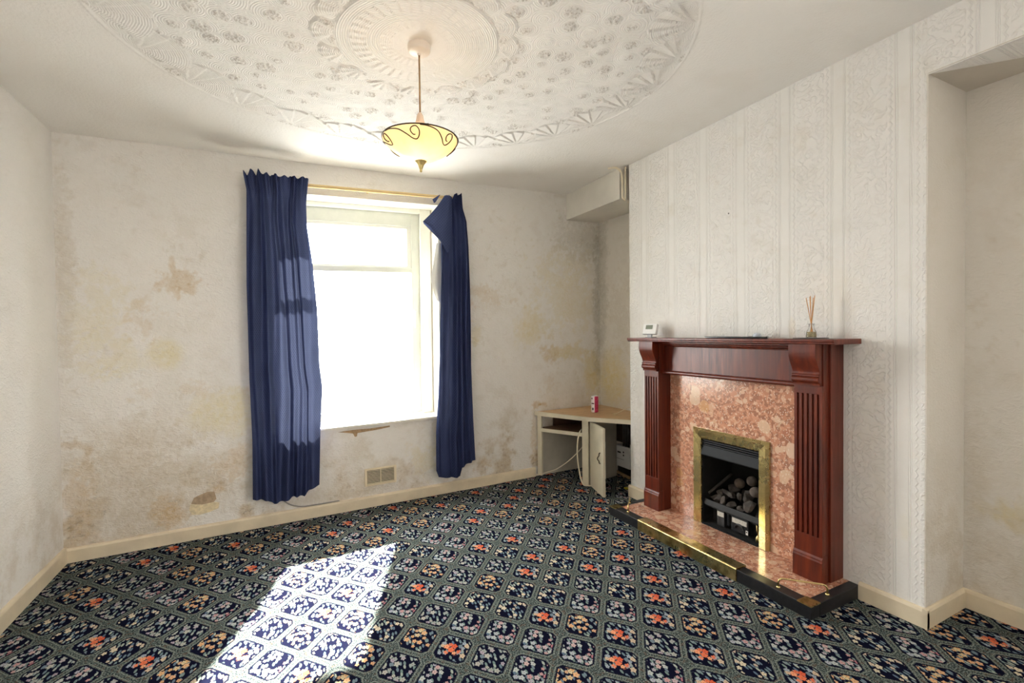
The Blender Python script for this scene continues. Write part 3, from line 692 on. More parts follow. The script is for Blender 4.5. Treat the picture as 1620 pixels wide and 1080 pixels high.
# ------------------------------------------------------------------ mantelpiece
mantel = thing('mantelpiece', 'dark red mahogany mantelpiece with fluted legs and scrolled brackets', 'mantelpiece', (2.25, 1.85, HZ))
bm = NB()
prism_y(bm, [(2.162, 1.1545), (2.155, 1.158), (2.155, 1.1635), (2.152, 1.1645), (2.150, 1.168), (2.150, 1.176), (2.152, 1.178), (XC - .001, 1.178), (XC - .001, 1.1545)], 1.187, 2.511)
obj('mantel_shelf', bm, WOOD, mantel, bevel=0.001)
def leg(y0, y1, s):
    """s = +1: outer side towards +y"""
    bm = NB(); xf = 2.213; dep = 0.009; zb, zt = HZ, 0.963
    oy0, oy1 = (y0 - (.006 if s < 0 else 0), y1 + (.006 if s > 0 else 0))
    box(bm, xf + dep, PXF if False else PXF - .0005, y0, y1, zb, 1.1545)                 # carcass
    ya, yb = (oy0 - .003, y0 + .02) if s < 0 else (y1 - .02, oy1 + .003)
    box(bm, 2.262, XC - .001, ya, yb, zb, 1.1545)                                       # side panel back to the wall
    f0, f1 = 0.268, 0.925
    box(bm, xf, xf + dep, y0, y1, 0.18, f0); box(bm, xf, xf + dep, y0, y1, f1, zt)
    w = (y1 - y0); gw = 0.0095; pad = 0.014; step = (w - 2 * pad - gw) / 4
    edges = [y0] + sum([[y0 + pad + k * step, y0 + pad + k * step + gw] for k in range(5)], []) + [y1]
    for k in range(0, len(edges), 2): box(bm, xf, xf + dep, edges[k], edges[k + 1], f0, f1)
    pil = obj('pilaster', bm, WOOD, mantel, bevel=0.0012)
    bm = NB()
    prism_y(bm, [(2.205, HZ), (2.205, 0.158), (2.208, 0.166), (2.208, 0.171), (2.214, 0.182), (2.222, 0.19), (2.25, 0.19), (2.25, HZ)], y0 - .003, y1 + .003)
    obj('base_block', bm, WOOD, pil, bevel=0.0015)
    prof = [(2.2135, 1.1545), (2.166, 1.1545)]
    prof += [(p.x, p.z) for p in spline([(2.165, 0, 1.140), (2.1635, 0, 1.118), (2.167, 0, 1.095), (2.178, 0, 1.068), (2.190, 0, 1.045), (2.197, 0, 1.026), (2.195, 0, 1.017)], 5)]
    prof += [(2.189, 1.014), (2.189, 1.008), (2.193, 1.004)]
    prof += [(2.1905 - .006 * math.sin(a), 0.992 + .010 * math.cos(a)) for a in np.linspace(0.2, math.pi - .2, 7)]
    prof += [(2.196, 0.978), (2.199, 0.974), (2.199, 0.964), (2.2135, 0.964)]
    bm = NB(); prism_y(bm, prof, y0 + .003, y1 - .003); obj('scroll_bracket', bm, WOOD, pil, smooth='angle')
leg(1.270, 1.400, -1); leg(2.286, 2.414, 1)
bm = NB(); box(bm, 2.275, PXF - .0005, 1.400, 2.286, 0.956, 1.1545); fr = obj('frieze_panel', bm, WOOD, mantel)
bm = NB(); prism_y(bm, [(2.276, 0.944)] + [(2.262 - .012 * math.cos(a), 0.957 + .012 * math.sin(a)) for a in np.linspace(-1.3, 1.3, 9)] + [(2.276, 0.970)], 1.4002, 2.2858)
obj('lower_moulding', bm, WOOD, fr, smooth='angle')
bm = NB(); prism_y(bm, [(2.276, 1.120), (2.266, 1.122), (2.264, 1.128), (2.256, 1.131), (2.254, 1.139), (2.246, 1.142), (2.244, 1.1545), (2.276, 1.1545)], 1.4002, 2.2858)
obj('upper_moulding', bm, WOOD, fr, bevel=0.001)

# ------------------------------------------------------------------ gas fire
fire = thing('gas_fire', 'inset gas fire with brass trim and black louvred hood', 'gas fire', (2.32, 1.84, HZ))
def sweep_u(name, y0, y1, ztop, prof, mat):
    """mitred three-sided frame; prof: (distance outwards from the opening, height towards the room)"""
    bm = NB(); rings = []
    for (cy, cz, oy, oz) in ((y1, HZ + .0015, 1, 0), (y1, ztop, 1, 1), (y0, ztop, -1, 1), (y0, HZ + .0015, -1, 0)):
        rings.append([bm.verts.new((PXF - hh, cy + oy * w, cz + oz * w)) for w, hh in prof])
    k = len(prof)
    for i in range(3):
        for j in range(k): bm.faces.new((rings[i][j], rings[i][(j + 1) % k], rings[i + 1][(j + 1) % k], rings[i + 1][j]))
    bm.faces.new(rings[0]); bm.faces.new(rings[3][::-1])
    return obj(name, bm, mat, fire)
sweep_u('brass_trim', 1.652, 2.032, 0.574, [(0, .0005), (0, .012), (.006, .018), (.046, .024), (.060, .010), (.060, .0005)], BRASS)
bm = NB()
IY0, IY1 = 1.628, 2.052
box(bm, 2.33, 2.60, IY0, IY0 + .012, HZ, .595); box(bm, 2.33, 2.60, IY1 - .012, IY1, HZ, .595)
box(bm, 2.588, 2.60, IY0, IY1, HZ, .595); box(bm, 2.33, 2.60, IY0, IY1, .583, .595); box(bm, 2.325, 2.60, IY0, IY1, HZ + .0005, HZ + .004)
obj('firebox', bm, SOOT, fire)
for k in range(3):
    bm = NB(); z = 0.566 - k * 0.0125; box(bm, 2.318 + .001 * k, 2.345, IY0 + .013, IY1 - .013, z - .006, z); obj('louvre', bm, BLACK_METAL, fire)
bm = NB()
prism_y(bm, [(2.332, .536), (2.318, .532), (2.306, .480), (2.309, .473), (2.322, .478), (2.340, .530)], IY0 + .014, IY1 - .014)
obj('hood', bm, GREY_METAL, fire, bevel=0.0015)
for yy in (IY0 + .013, IY1 - .025):
    bm = NB(); box(bm, 2.318, 2.332, yy, yy + .012, HZ + .004, .48); obj('side_upright', bm, GREY_METAL, fire)
bm = NB(); prism_y(bm, [(2.329, .205), (2.323, .175), (2.329, .170), (2.337, .175), (2.337, .205)], IY0 + .026, IY1 - .026); obj('fret_bar', bm, BLACK_METAL, fire)
bm = NB(); box(bm, 2.35, 2.57, IY0 + .02, IY1 - .02, .155, .170); obj('coal_tray', bm, BLACK_METAL, fire)
bm = NB(); box(bm, 2.40, 2.41, IY0 + .03, IY1 - .03, HZ + .004, .165); obj('burner_box', bm, BLACK_METAL, fire)
bm = NB(); box(bm, 2.335, 2.36, 1.735, 1.845, HZ + .02, .165); cb = obj('control_box', bm, GREY_METAL, fire, bevel=.002)
LBL = plain('aluminium_label', (0.55, 0.53, 0.48, 1), 0.4, var=0.2, scale=90)
bm = NB(); prism_y(bm, [(2.3335, .155), (2.3335, .128), (2.335, .128), (2.335, .155)], 1.745, 1.838); obj('rating_plate', bm, LBL, cb)
bm = NB(); box(bm, 2.3335, 2.335, 1.737, 1.750, .085, .108); obj('rating_plate', bm, WHITE_PL, cb)
bm = NB(); box(bm, 2.3328, 2.3335, 1.740, 1.747, .096, .104); obj('switch_mark', bm, DARK_PL, cb)
bm = NB(); tube(bm, [(2.3325, 1.79 + .026 * math.cos(a), .103 + .022 * math.sin(a)) for a in np.linspace(0, math.pi, 12)], 0.006, 8); obj('control_knob', bm, BLACK_METAL, fire, smooth=True)
bm = NB(); box(bm, 2.34, 2.365, 1.895, 1.945, HZ + .012, .165); vb = obj('valve_box', bm, BLACK_METAL, fire, bevel=.002)
bm = NB(); box(bm, 2.3385, 2.34, 1.898, 1.942, .128, .155); obj('rating_plate', bm, LBL, vb)
bm = NB(); tube(bm, spline([(2.345, 1.69, .155), (2.34, 1.685, .135), (2.345, 1.682, .11), (2.345, 1.684, .085)], 6), 0.004, 8); lathe(bm, (2.345, 1.684, HZ + .006), [(0.0, 0), (.012, .001), (.013, .02), (.007, .032), (.004, .036)], 14); obj('pilot_valve', bm, BRASS_OLD, fire, smooth=True)
bm = NB(); box(bm, 2.30, 2.316, IY0 + .03, IY1 - .03, HZ + .0005, HZ + .006); obj('bottom_strip', bm, GREY_METAL, fire)
def lump(name, c, r, sq=(1, 1, 1), jag=0.25, seed=0, mat=COAL, lab='', grp=None, cat='coal', rot=0.0, sub=2):
    rs = random.Random(seed); bm = NB(); bmesh.ops.create_icosphere(bm, subdivisions=sub, radius=r)
    M = Matrix.Rotation(rot, 3, 'Z') @ Matrix.Rotation(rs.uniform(-.5, .5), 3, 'Y')
    planes = [(Vector((rs.gauss(0, 1), rs.gauss(0, 1), rs.gauss(0, 1))).normalized(), r * rs.uniform(.38, .75)) for _ in range(9)] if jag > .1 else []
    for v in bm.verts:
        for nrm, d in planes:
            e = v.co.dot(nrm) - d
            if e > 0: v.co -= nrm * e
        v.co *= 1 + rs.uniform(-jag, jag) * .18
        v.co = M @ Vector((v.co.x * sq[0], v.co.y * sq[1], v.co.z * sq[2])) + Vector(c)
    return tag(obj(name, bm, mat, smooth=jag < .1, loc=c), lab, cat, grp)
CG = 'ceramic coals heaped in the gas fire'
k = 0
for (x, y, z, r, sq) in [(2.385, 2.00, .205, .030, (1, 1.1, .9)), (2.375, 1.965, .212, .030, (1, .8, 1.2)), (2.372, 1.925, .208, .030, (1, .7, 1.2)), (2.42, 1.99, .235, .032, (1, 1.3, .7)),
                         (2.375, 1.872, .204, .034, (1, 1.1, .9)), (2.43, 1.935, .245, .040, (1, 1.4, .7)), (2.385, 1.815, .200, .034, (1, .9, .8)), (2.45, 1.875, .240, .040, (.9, .8, 1.4)),
                         (2.375, 1.755, .235, .048, (.9, 1.25, .75)), (2.385, 1.70, .203, .036, (1, 1, .8)), (2.445, 1.815, .250, .036, (1, .7, 1.2)), (2.46, 1.83, .265, .036, (1, 1, 1)),
                         (2.46, 1.73, .262, .044, (1, 1.2, .8)), (2.50, 1.96, .260, .038, (1, 1.2, .8)), (2.51, 1.70, .300, .038, (1, .8, 1)), (2.52, 1.78, .290, .035, (1, 1, 1)), (2.47, 1.99, .215, .035, (1, 1, 1)),
                         (2.52, 1.90, .235, .04, (1, 1, 1)), (2.44, 1.68, .215, .035, (1, 1, 1))]:
    k += 1; lump('ceramic_coal', (x, y, z), r, sq, .3, 100 + k, COAL, 'jagged ash-grey ceramic coal in the heap of the gas fire', CG, rot=random.uniform(-.6, .6))
lump('round_pebble', (2.50, 1.915, .300), .030, (1, 1, 1), .03, 5, COAL_PALE, 'round grey pebble left of the topmost one on the fire', None, 'pebble', sub=3)
lump('round_pebble', (2.53, 1.855, .325), .030, (1, 1, 1), .03, 6, COAL_PALE, 'topmost round grey pebble at the back of the fire', None, 'pebble', sub=3)
lump('round_pebble', (2.44, 1.765, .300), .032, (1, 1.05, .9), .03, 7, COAL_PALE, 'pinkish grey round pebble lying low at the front of the fire', None, 'pebble', sub=3)
bm = NB(); tube(bm, [(2.36, 2.02, .235), (2.56, 2.02, .320)], .008, 6); tag(obj('fire_poker_bar', bm, COAL), 'slanting brown bar along the left inside wall of the fire', 'bar')

# ------------------------------------------------------------------ things on the mantel shelf
MZ = 1.178
th = thing('thermostat', 'small white thermostat on a stand at the left end of the mantel', 'thermostat', (2.27, 2.415, MZ))
def rbox(bm, c, ax, sx, sy, sz):
    """box with half sizes along the three axes of ax"""
    a, b, d = ax; c = Vector(c)
    p = [c + a * i * sx + b * j * sy + d * q * sz for q in (-1, 1) for (i, j) in ((-1, -1), (1, -1), (1, 1), (-1, 1))]
    hexa(bm, p)
fn = Vector((-0.93, -0.22, 0.29)).normalized(); rt = Vector((0, 0, 1)).cross(fn).normalized(); up = fn.cross(rt)
tc = Vector((2.27, 2.415, MZ + 0.056))
bm = NB(); rbox(bm, tc, (rt, up, fn), .052, .036, .012); obj('body', bm, WHITE_PL, th, bevel=.004, bseg=3)
bm = NB(); rbox(bm, tc + fn * .0125 + up * .012 - rt * .004, (rt, up, fn), .026, .014, .0006); obj('display', bm, plain('lcd_grey', srgb(120, 126, 112), 0.25, var=0.08), th)
bm = NB(); rbox(bm, tc - up * .046 - fn * .004, (rt, up, fn), .016, .012, .006); rbox(bm, Vector((2.272, 2.415, MZ + .0035)), (Vector((1, 0, 0)), Vector((0, 1, 0)), Vector((0, 0, 1))), .025, .03, .003); obj('stand', bm, plain('grey_plastic', srgb(170, 172, 178), .4, var=.04), th, bevel=.002)
bm = NB(); prism(bm, [(2.19, 1.52), (2.19, 1.90), (2.34, 2.00), (2.345, 1.62)], MZ + .001, MZ + .010)
tr = tag(obj('flat_tray', bm, plain('glossy_black_tray', (0.012, 0.012, 0.016, 1), 0.15, var=0.2), bevel=.002), 'flat glossy black tray lying on the mantel shelf', 'tray')
bm = NB(); lathe(bm, (2.30, 1.655, MZ + .0105), [(.022, 0), (.022, .003), (.018, .012), (.009, .018), (0, .019)], 24)
tag(obj('small_dome', bm, plain('clear_white_plastic', srgb(205, 212, 224), .2, var=.04), smooth=True), 'tiny pale plastic dome lying on the black tray', 'dome')
bm = NB(); prism(bm, [(2.235, 1.32), (2.235, 1.42), (2.335, 1.43), (2.335, 1.31)], MZ + .001, MZ + .004)
tag(obj('coaster', bm, plain('dark_slate_coaster', (0.04, 0.036, 0.035, 1), .4, var=.3)), 'thin dark square coaster under the reed diffuser', 'coaster')
DF = (2.285, 1.362, MZ + .0042)
dif = thing('reed_diffuser', 'small clear glass diffuser bottle with amber liquid on the mantel', 'diffuser', DF)
tg = NT('bottle_glass', 0.03); _t = tg.n('ShaderNodeBsdfTransparent'); _g = tg.n('ShaderNodeBsdfGlossy'); _g.inputs['Roughness'].default_value = .05; _m = tg.n('ShaderNodeMixShader')
_lw = tg.n('ShaderNodeLayerWeight'); _lw.inputs[0].default_value = .25; tg.put(_m.inputs[0], tg.add(tg.mul(_lw.outputs['Fresnel'], .6), tg.mul(tg.noise(tg.co(), 30), .08)))
tg.nt.links.new(_t.outputs[0], _m.inputs[1]); tg.nt.links.new(_g.outputs[0], _m.inputs[2]); tg.nt.links.new(_m.outputs[0], tg.nt.nodes['Material Output'].inputs[0])
bm = NB(); lathe(bm, DF, [(0, .0006), (.023, .001), (.0235, .006), (.021, .028), (.0125, .046), (.0115, .062), (.014, .063), (.014, .067), (.0095, .067), (.0095, .048)], 32); obj('bottle', bm, tg.mat, dif, smooth=True)
bm = NB(); lathe(bm, DF, [(0, .003), (.0205, .003), (.0205, .008), (.0185, .028), (0, .0285)], 24); obj('liquid', bm, plain('amber_oil', (0.36, 0.30, 0.15, 1), .15, var=.45, scale=60), dif, smooth=True)
REED = plain('rattan_reed', srgb(196, 142, 84), .7, var=.15, scale=60)
for k, (ax_, ay_) in enumerate([(-.010, -.030), (.004, -.018), (.010, -.004), (-.004, .004), (.006, .016), (-.008, .028)]):
    a = Vector(DF) + Vector((-ax_ * .35, -ay_ * .3, .006)); b = Vector(DF) + Vector((ax_, ay_ * .72, .198 - .004 * (k % 3)))
    bm = NB(); tube(bm, [a, b], .0016, 6)
    tag(obj('reed_stick', bm, REED), 'thin tan reed standing in the diffuser bottle', 'reed', 'reeds in the diffuser')

# ------------------------------------------------------------------ pendant lamp
LX, LY = 0.559, 1.900; LZ = Cz(LX, LY) - 0.003
lamp = thing('pendant_light', 'hanging ceiling light with amber glass bowl and scrolled wire rim', 'ceiling light', (LX, LY, LZ))
bm = NB(); lathe(bm, (LX, LY, LZ), [(.046, .001), (.046, -.014), (.044, -.024), (.038, -.030), (.008, -.033), (.006, -.040), (0, -.040)], 40)
obj('ceiling_cap', bm, plain('old_white_bakelite', srgb(232, 220, 206), .4, var=.05), lamp, smooth='angle')
bm = NB(); tube(bm, [(LX, LY, LZ - .036), (LX, LY, 2.118)], .0035, 8); obj('cord', bm, plain('brown_flex', srgb(150, 118, 76), .6, var=.15, scale=80), lamp, smooth=True)
bm = NB(); lathe(bm, (LX, LY, 2.048), [(.0175, 0), (.0175, .030), (.0185, .031), (.0185, .036), (.0165, .037), (.014, .058), (.006, .072), (0, .073)], 24)
obj('lamp_holder', bm, plain('ivory_lamp_holder', srgb(238, 214, 192), .45, var=.04), lamp, smooth='angle')
RIM_Z = 2.010; BR_ = 0.150
bowl = [(BR_ * p.x, .086 * p.z) for p in spline([(.10, 0, -1.02), (.22, 0, -.98), (.40, 0, -.86), (.60, 0, -.67), (.78, 0, -.46), (.91, 0, -.25), (.98, 0, -.09), (1.0, 0, 0)], 4)]
sh = NT('amber_glass_shade', 0.25)
tl = sh.n('ShaderNodeBsdfTranslucent'); df = sh.n('ShaderNodeBsdfDiffuse'); gl = sh.n('ShaderNodeBsdfGlossy'); gl.inputs['Roughness'].default_value = .15
vn = sh.noise(sh.co(), 9.0, 4)
ac = sh.ramp(vn, [(0.3, (1.0, 0.70, 0.36, 1)), (0.7, (1.0, 0.80, 0.50, 1))])
sh.put(tl.inputs[0], ac); sh.put(df.inputs[0], sh.ramp(vn, [(0.3, (0.84, 0.58, 0.32, 1)), (0.7, (0.88, 0.68, 0.43, 1))]))
m1 = sh.n('ShaderNodeMixShader'); m1.inputs[0].default_value = .5; sh.nt.links.new(tl.outputs[0], m1.inputs[1]); sh.nt.links.new(df.outputs[0], m1.inputs[2])
m2 = sh.n('ShaderNodeMixShader'); m2.inputs[0].default_value = .05; sh.nt.links.new(m1.outputs[0], m2.inputs[1]); sh.nt.links.new(gl.outputs[0], m2.inputs[2])
sh.nt.links.new(m2.outputs[0], sh.nt.nodes['Material Output'].inputs[0])
bm = NB(); lathe(bm, (LX, LY, RIM_Z), bowl, 64); obj('glass_shade', bm, sh.mat, lamp, smooth=True)
IRON = plain('bronze_wire', (0.06, 0.035, 0.015, 1), .45, .6, var=.25)
def on_bowl(th, z, off=.004):
    """point just outside the bowl at angle th and height z below the rim"""
    zz = [q[1] for q in bowl]; rr = [q[0] for q in bowl]; r = float(np.interp(z, zz, rr)) + off
    return Vector((LX + r * math.cos(th), LY + r * math.sin(th), RIM_Z + z))
bm = NB(); tube(bm, [Vector((LX + (BR_ + .002) * math.cos(a), LY + (BR_ + .002) * math.sin(a), RIM_Z + .002)) for a in np.linspace(0, 2 * math.pi, 61)], .0026, 6, cap=False)
rimw = obj('wire_rim', bm, IRON, lamp, smooth=True)
for q in range(6):
    t0 = q * math.pi / 3 + 3.37; pts = []
    for (a, z) in ((0.0, -.002), (.20, -.004), (.42, -.012), (.60, -.028), (.74, -.040), (.86, -.042), (.93, -.032), (.93, -.018), (.86, -.007), (.76, -.010), (.72, -.020), (.77, -.030), (.83, -.031)): pts.append(on_bowl(t0 + a * 1.10, z))
    pts2 = spline(pts, 5); bm = NB(); tube(bm, pts2, .0022, 6); obj('wire_scroll', bm, IRON, rimw, smooth=True)
for q in range(3):
    a = q * 2 * math.pi / 3 + .9
    bm = NB(); tube(bm, [Vector((LX + .018 * math.cos(a), LY + .018 * math.sin(a), 2.062)), Vector((LX + .05 * math.cos(a), LY + .05 * math.sin(a), 2.062)), Vector((LX + .052 * math.cos(a), LY + .052 * math.sin(a), 2.035)), Vector((LX + BR_ * math.cos(a), LY + BR_ * math.sin(a), RIM_Z + .003))], .0022, 6)
    obj('hanger_wire', bm, IRON, lamp, smooth=True)
bm = NB(); lathe(bm, (LX, LY, RIM_Z - .083), [(0, .006), (.022, .004), (.0245, -.001), (.021, -.006), (.012, -.018), (.008, -.030), (.0045, -.038), (.0055, -.041), (.0045, -.046), (0, -.048)], 28)
obj('finial', bm, brass('aged_bronze_finial', .3, .9), lamp, smooth=True)
eb = NT('lit_bulb'); em = eb.n('ShaderNodeEmission'); eb.put(em.inputs[0], eb.ramp(eb.noise(eb.co(), 5), [(0, (1, .78, .52, 1)), (1, (1, .84, .60, 1))])); em.inputs[1].default_value = 30.0
eb.nt.links.new(em.outputs[0], eb.nt.nodes['Material Output'].inputs[0])
bm = NB(); bmesh.ops.create_uvsphere(bm, u_segments=20, v_segments=12, radius=.024, matrix=Matrix.Translation((LX, LY, 1.985))); lathe(bm, (LX, LY, 2.0), [(.02, .005), (.013, .025), (.013, .05)], 16)
obj('bulb', bm, eb.mat, lamp, smooth=True)

# ------------------------------------------------------------------ curtains
def cloth():
    t = NT('navy_dotted_cloth', 0.8, spec=0.2)
    uv = t.n('ShaderNodeUVMap').outputs[0]; u, v, _ = t.sep(uv)
    a = t.mul(t.add(u, v), 1 / 0.022); b = t.mul(t.sub(u, v), 1 / 0.022)
    fa = t.m('WRAP', a, 0.5, -0.5); fb = t.m('WRAP', b, 0.5, -0.5)
    d = t.m('SQRT', t.add(t.mul(fa, fa), t.mul(fb, fb)))
    dot = t.step(d, 0.26, 0.18)
    nz = t.noise(t.co(), 5.0, 3)
    base = t.ramp(nz, [(0.3, srgb(41, 48, 78)), (0.7, srgb(50, 58, 92))])
    col = t.mix(dot, base, srgb(26, 30, 56))
    wv = t.noise(uv, 900.0, 1)
    df = t.n('ShaderNodeBsdfDiffuse'); tl = t.n('ShaderNodeBsdfTranslucent'); t.put(df.inputs[0], col)
    t.put(tl.inputs[0], t.mix(dot, srgb(122, 132, 168), srgb(52, 58, 96)))
    gl = t.n('ShaderNodeBsdfGlossy'); gl.inputs['Roughness'].default_value = .5; t.put(gl.inputs[0], srgb(150, 165, 215))
    m1 = t.n('ShaderNodeMixShader'); m1.inputs[0].default_value = .03; t.nt.links.new(df.outputs[0], m1.inputs[1]); t.nt.links.new(tl.outputs[0], m1.inputs[2])
    m2 = t.n('ShaderNodeMixShader'); m2.inputs[0].default_value = .06; t.nt.links.new(m1.outputs[0], m2.inputs[1]); t.nt.links.new(gl.outputs[0], m2.inputs[2])
    bp = t.n('ShaderNodeBump'); bp.inputs['Strength'].default_value = .25; bp.inputs['Distance'].default_value = .002; t.put(bp.inputs['Height'], t.add(dot, t.mul(wv, .3)))
    for q in (df, gl): t.nt.links.new(bp.outputs[0], q.inputs['Normal'])
    t.nt.links.new(m2.outputs[0], t.nt.nodes['Material Output'].inputs[0]); return t.mat
CLOTH = cloth()
def sheet(name, P, parent, mat, uvw):
    """P[row][col] -> points; uvw[row][col] -> uv in metres"""
    rows, cols = len(P), len(P[0]); off = origin(parent)
    vs_ = [Vector(P[i][j]) - off for i in range(rows) for j in range(cols)]
    fs = [(i * cols + j, i * cols + j + 1, (i + 1) * cols + j + 1, (i + 1) * cols + j) for i in range(rows - 1) for j in range(cols - 1)]
    me = bpy.data.meshes.new(name); me.from_pydata(vs_, [], fs); me.materials.append(mat)
    ul = me.uv_layers.new(name='UVMap')
    for p in me.polygons:
        p.use_smooth = True
        for li, vi in zip(p.loop_indices, p.vertices): ul.data[li].uv = uvw[vi // cols][vi % cols]
    o = bpy.data.objects.new(name, me); COL.objects.link(o); o.parent = parent; return o
def curtain_sheet(name, parent, left, right, hem, top, folds, rod_z, seed, depth=0.068, amp=0.046, cloth_w=0.95):
    """left/right: (x, z) edge lines; hem/top: (u, z); folds: list of (centre u, width u, height)"""
    rs = random.Random(seed); NC, NR = 150, 110
    lz = sorted(left, key=lambda p: p[1]); rz = sorted(right, key=lambda p: p[1])
    fx = lambda L, z: float(np.interp(z, [p[1] for p in L], [p[0] for p in L]))
    hu = [p[0] for p in hem]; hz = [p[1] for p in hem]; tu = [p[0] for p in top]; tz = [p[1] for p in top]
    P, U = [], []
    for i in range(NR + 1):
        v = i / NR; row, ur = [], []
        for j in range(NC + 1):
            u = j / NC; zt = float(np.interp(u, tu, tz)); zb = float(np.interp(u, hu, hz)); vv = v ** 1.25
            z = zt + (zb - zt) * vv
            g = math.exp(-((z - rod_z) / 0.10) ** 2)              # gathered at the tape
            w = 0.0
            for (c, wd, hgt) in folds:
                cc = c + 0.02 * math.sin(3 * z + c * 9)
                w += hgt * math.exp(-((u - cc) / wd) ** 2)
            w *= (0.55 + 0.45 * min(1, max(0, (rod_z - z) / 0.5)))
            pl_ = 0.5 * math.sin(u * 2 * math.pi * 10.5 + 0.6 * math.sin(u * 17)) * g + 0.05 * math.sin(u * 60 + z * 3)
            if z > rod_z: pl_ *= 1 + (z - rod_z) * 18
            x = fx(lz, z) + (fx(rz, z) - fx(lz, z)) * (u + 0.012 * math.sin(u * 25 + z * 2))
            o = -depth - amp * w - 0.020 * pl_
            row.append((x, By(x, o), z)); ur.append((u * cloth_w, z))
        P.append(row); U.append(ur)
    return sheet(name, P, parent, CLOTH, U)
cl = thing('curtain', 'wide navy dotted curtain hanging left of the window', 'curtain', (0.07, By(0.07, -.09), 0.16))
curtain_sheet('fabric', cl,
    left=[(-.132, 2.30), (-.125, 2.206), (-.111, 2.118), (-.125, 1.537), (-.126, .954), (-.117, .561), (-.120, .1)],
    right=[(.243, 2.30), (.243, 2.235), (.233, 2.144), (.226, 2.074), (.226, 1.939), (.254, 1.696), (.275, 1.387), (.280, 1.03), (.295, .875), (.278, .584), (.264, .1)],
    hem=[(0, .205), (.22, .196), (.225, .196), (.30, .162), (.52, .178), (.56, .186), (.76, .182), (.79, .205), (1, .234)],
    top=[(0, 2.238), (.05, 2.205), (.09, 2.25), (.13, 2.238), (.17, 2.215), (.22, 2.248), (.30, 2.225), (.34, 2.238), (.38, 2.218), (.46, 2.24), (.52, 2.22), (.60, 2.238), (.66, 2.226), (.74, 2.242), (.80, 2.23), (.9, 2.244), (1, 2.234)],
    folds=[(.04, .05, .7), (.20, .055, 1.25), (.36, .06, .9), (.52, .06, 1.3), (.66, .04, .9), (.76, .035, 1.0), (.90, .07, .75)], rod_z=2.175, seed=1)
cr = thing('curtain', 'narrow navy dotted curtain hanging right of the window with a folded-over corner', 'curtain', (1.22, By(1.22, -.09), 0.13))
curtain_sheet('fabric', cr,
    left=[(1.160, 2.32), (1.159, 2.243), (1.140, 1.868), (1.138, 1.694), (1.119, 1.305), (1.111, 1.065), (1.098, .779), (1.077, .494), (1.073, .08)],
    right=[(1.306, 2.32), (1.311, 2.28), (1.320, 2.169), (1.350, 2.076), (1.363, 1.885), (1.369, 1.547), (1.366, .984), (1.378, .607), (1.392, .262), (1.405, .08)],
    hem=[(0, .207), (.04, .16), (.12, .150), (.60, .130), (.62, .150), (.66, .2), (.9, .235), (1, .243)],
    top=[(0, 2.20), (.12, 2.235), (.22, 2.225), (.35, 2.262), (.45, 2.235), (.52, 2.215), (.60, 2.27), (.75, 2.28), (.85, 2.268), (1, 2.284)],
    folds=[(.03, .06, .8), (.25, .11, 1.0), (.50, .06, 1.2), (.68, .05, .9), (.86, .06, 1.1), (1.0, .04, .6)], rod_z=2.215, seed=2, amp=.038, cloth_w=.62)
# the corner that has dropped off its hooks and folded forward
fl = [[(1.160, 2.236), (1.178, 2.240), (1.200, 2.238), (1.222, 2.232)], [(1.105, 2.156), (1.140, 2.150), (1.185, 2.135), (1.219, 2.12)], [(1.046, 2.085), (1.095, 2.06), (1.160, 2.03), (1.212, 2.0)],
      [(0.990, 2.028), (1.050, 1.995), (1.120, 1.94), (1.204, 1.90)], [(1.000, 2.014), (1.060, 1.953), (1.118, 1.898), (1.180, 1.816)]]
od = [[-.125, -.13, -.128, -.118], [-.128, -.146, -.142, -.120], [-.130, -.155, -.150, -.122], [-.128, -.150, -.148, -.122], [-.118, -.132, -.134, -.116]]
def dense(G, n=6):
    A = np.array(G, float); r, c, _ = A.shape
    def rs_(A, ax, n):
        L = A.shape[ax]; t = np.linspace(0, L - 1, (L - 1) * n + 1); i0 = np.clip(t.astype(int), 0, L - 2); f = (t - i0)
        sh_ = [1, 1, 1]; sh_[ax] = len(t); f = f.reshape(sh_); f = f
        return np.take(A, i0, ax) * (1 - f) + np.take(A, i0 + 1, ax) * f
    return rs_(rs_(A, 0, n), 1, n)
G = dense([[(p[0], By(p[0], od[i][j]), p[1]) for j, p in enumerate(r)] for i, r in enumerate(fl)])
sheet('folded_corner', [[tuple(p) for p in r] for r in G], cr, CLOTH, [[(p[0], p[2]) for p in r] for r in G])
G = dense([[(x, By(x, -.10 - .01 * k), z) for k, (x, z) in enumerate(r)] for r in [[(1.127, 2.243), (1.131, 2.243)], [(1.073, 2.203), (1.112, 2.21)], [(1.085, 2.178), (1.092, 2.180)]]], 4)
sheet('loose_heading', [[tuple(p) for p in r] for r in G], cr, CLOTH, [[(p[0], p[2]) for p in r] for r in G])
LIN = plain('white_lining', srgb(226, 226, 220), .8, var=.03)
G = dense([[(x, By(x, -.045 - .012 * (k % 2)), z) for k, (x, z) in enumerate(r)] for r in [[(1.118, 1.90), (1.135, 1.90), (1.16, 1.90)], [(1.090, 1.74), (1.115, 1.73), (1.16, 1.73)], [(1.068, 1.62), (1.10, 1.60), (1.16, 1.60)], [(1.090, 1.53), (1.115, 1.52), (1.16, 1.52)], [(1.115, 1.465), (1.130, 1.46), (1.16, 1.45)]]], 4)
sheet('lining', [[tuple(p) for p in r] for r in G], cr, LIN, [[(p[0], p[2]) for p in r] for r in G])
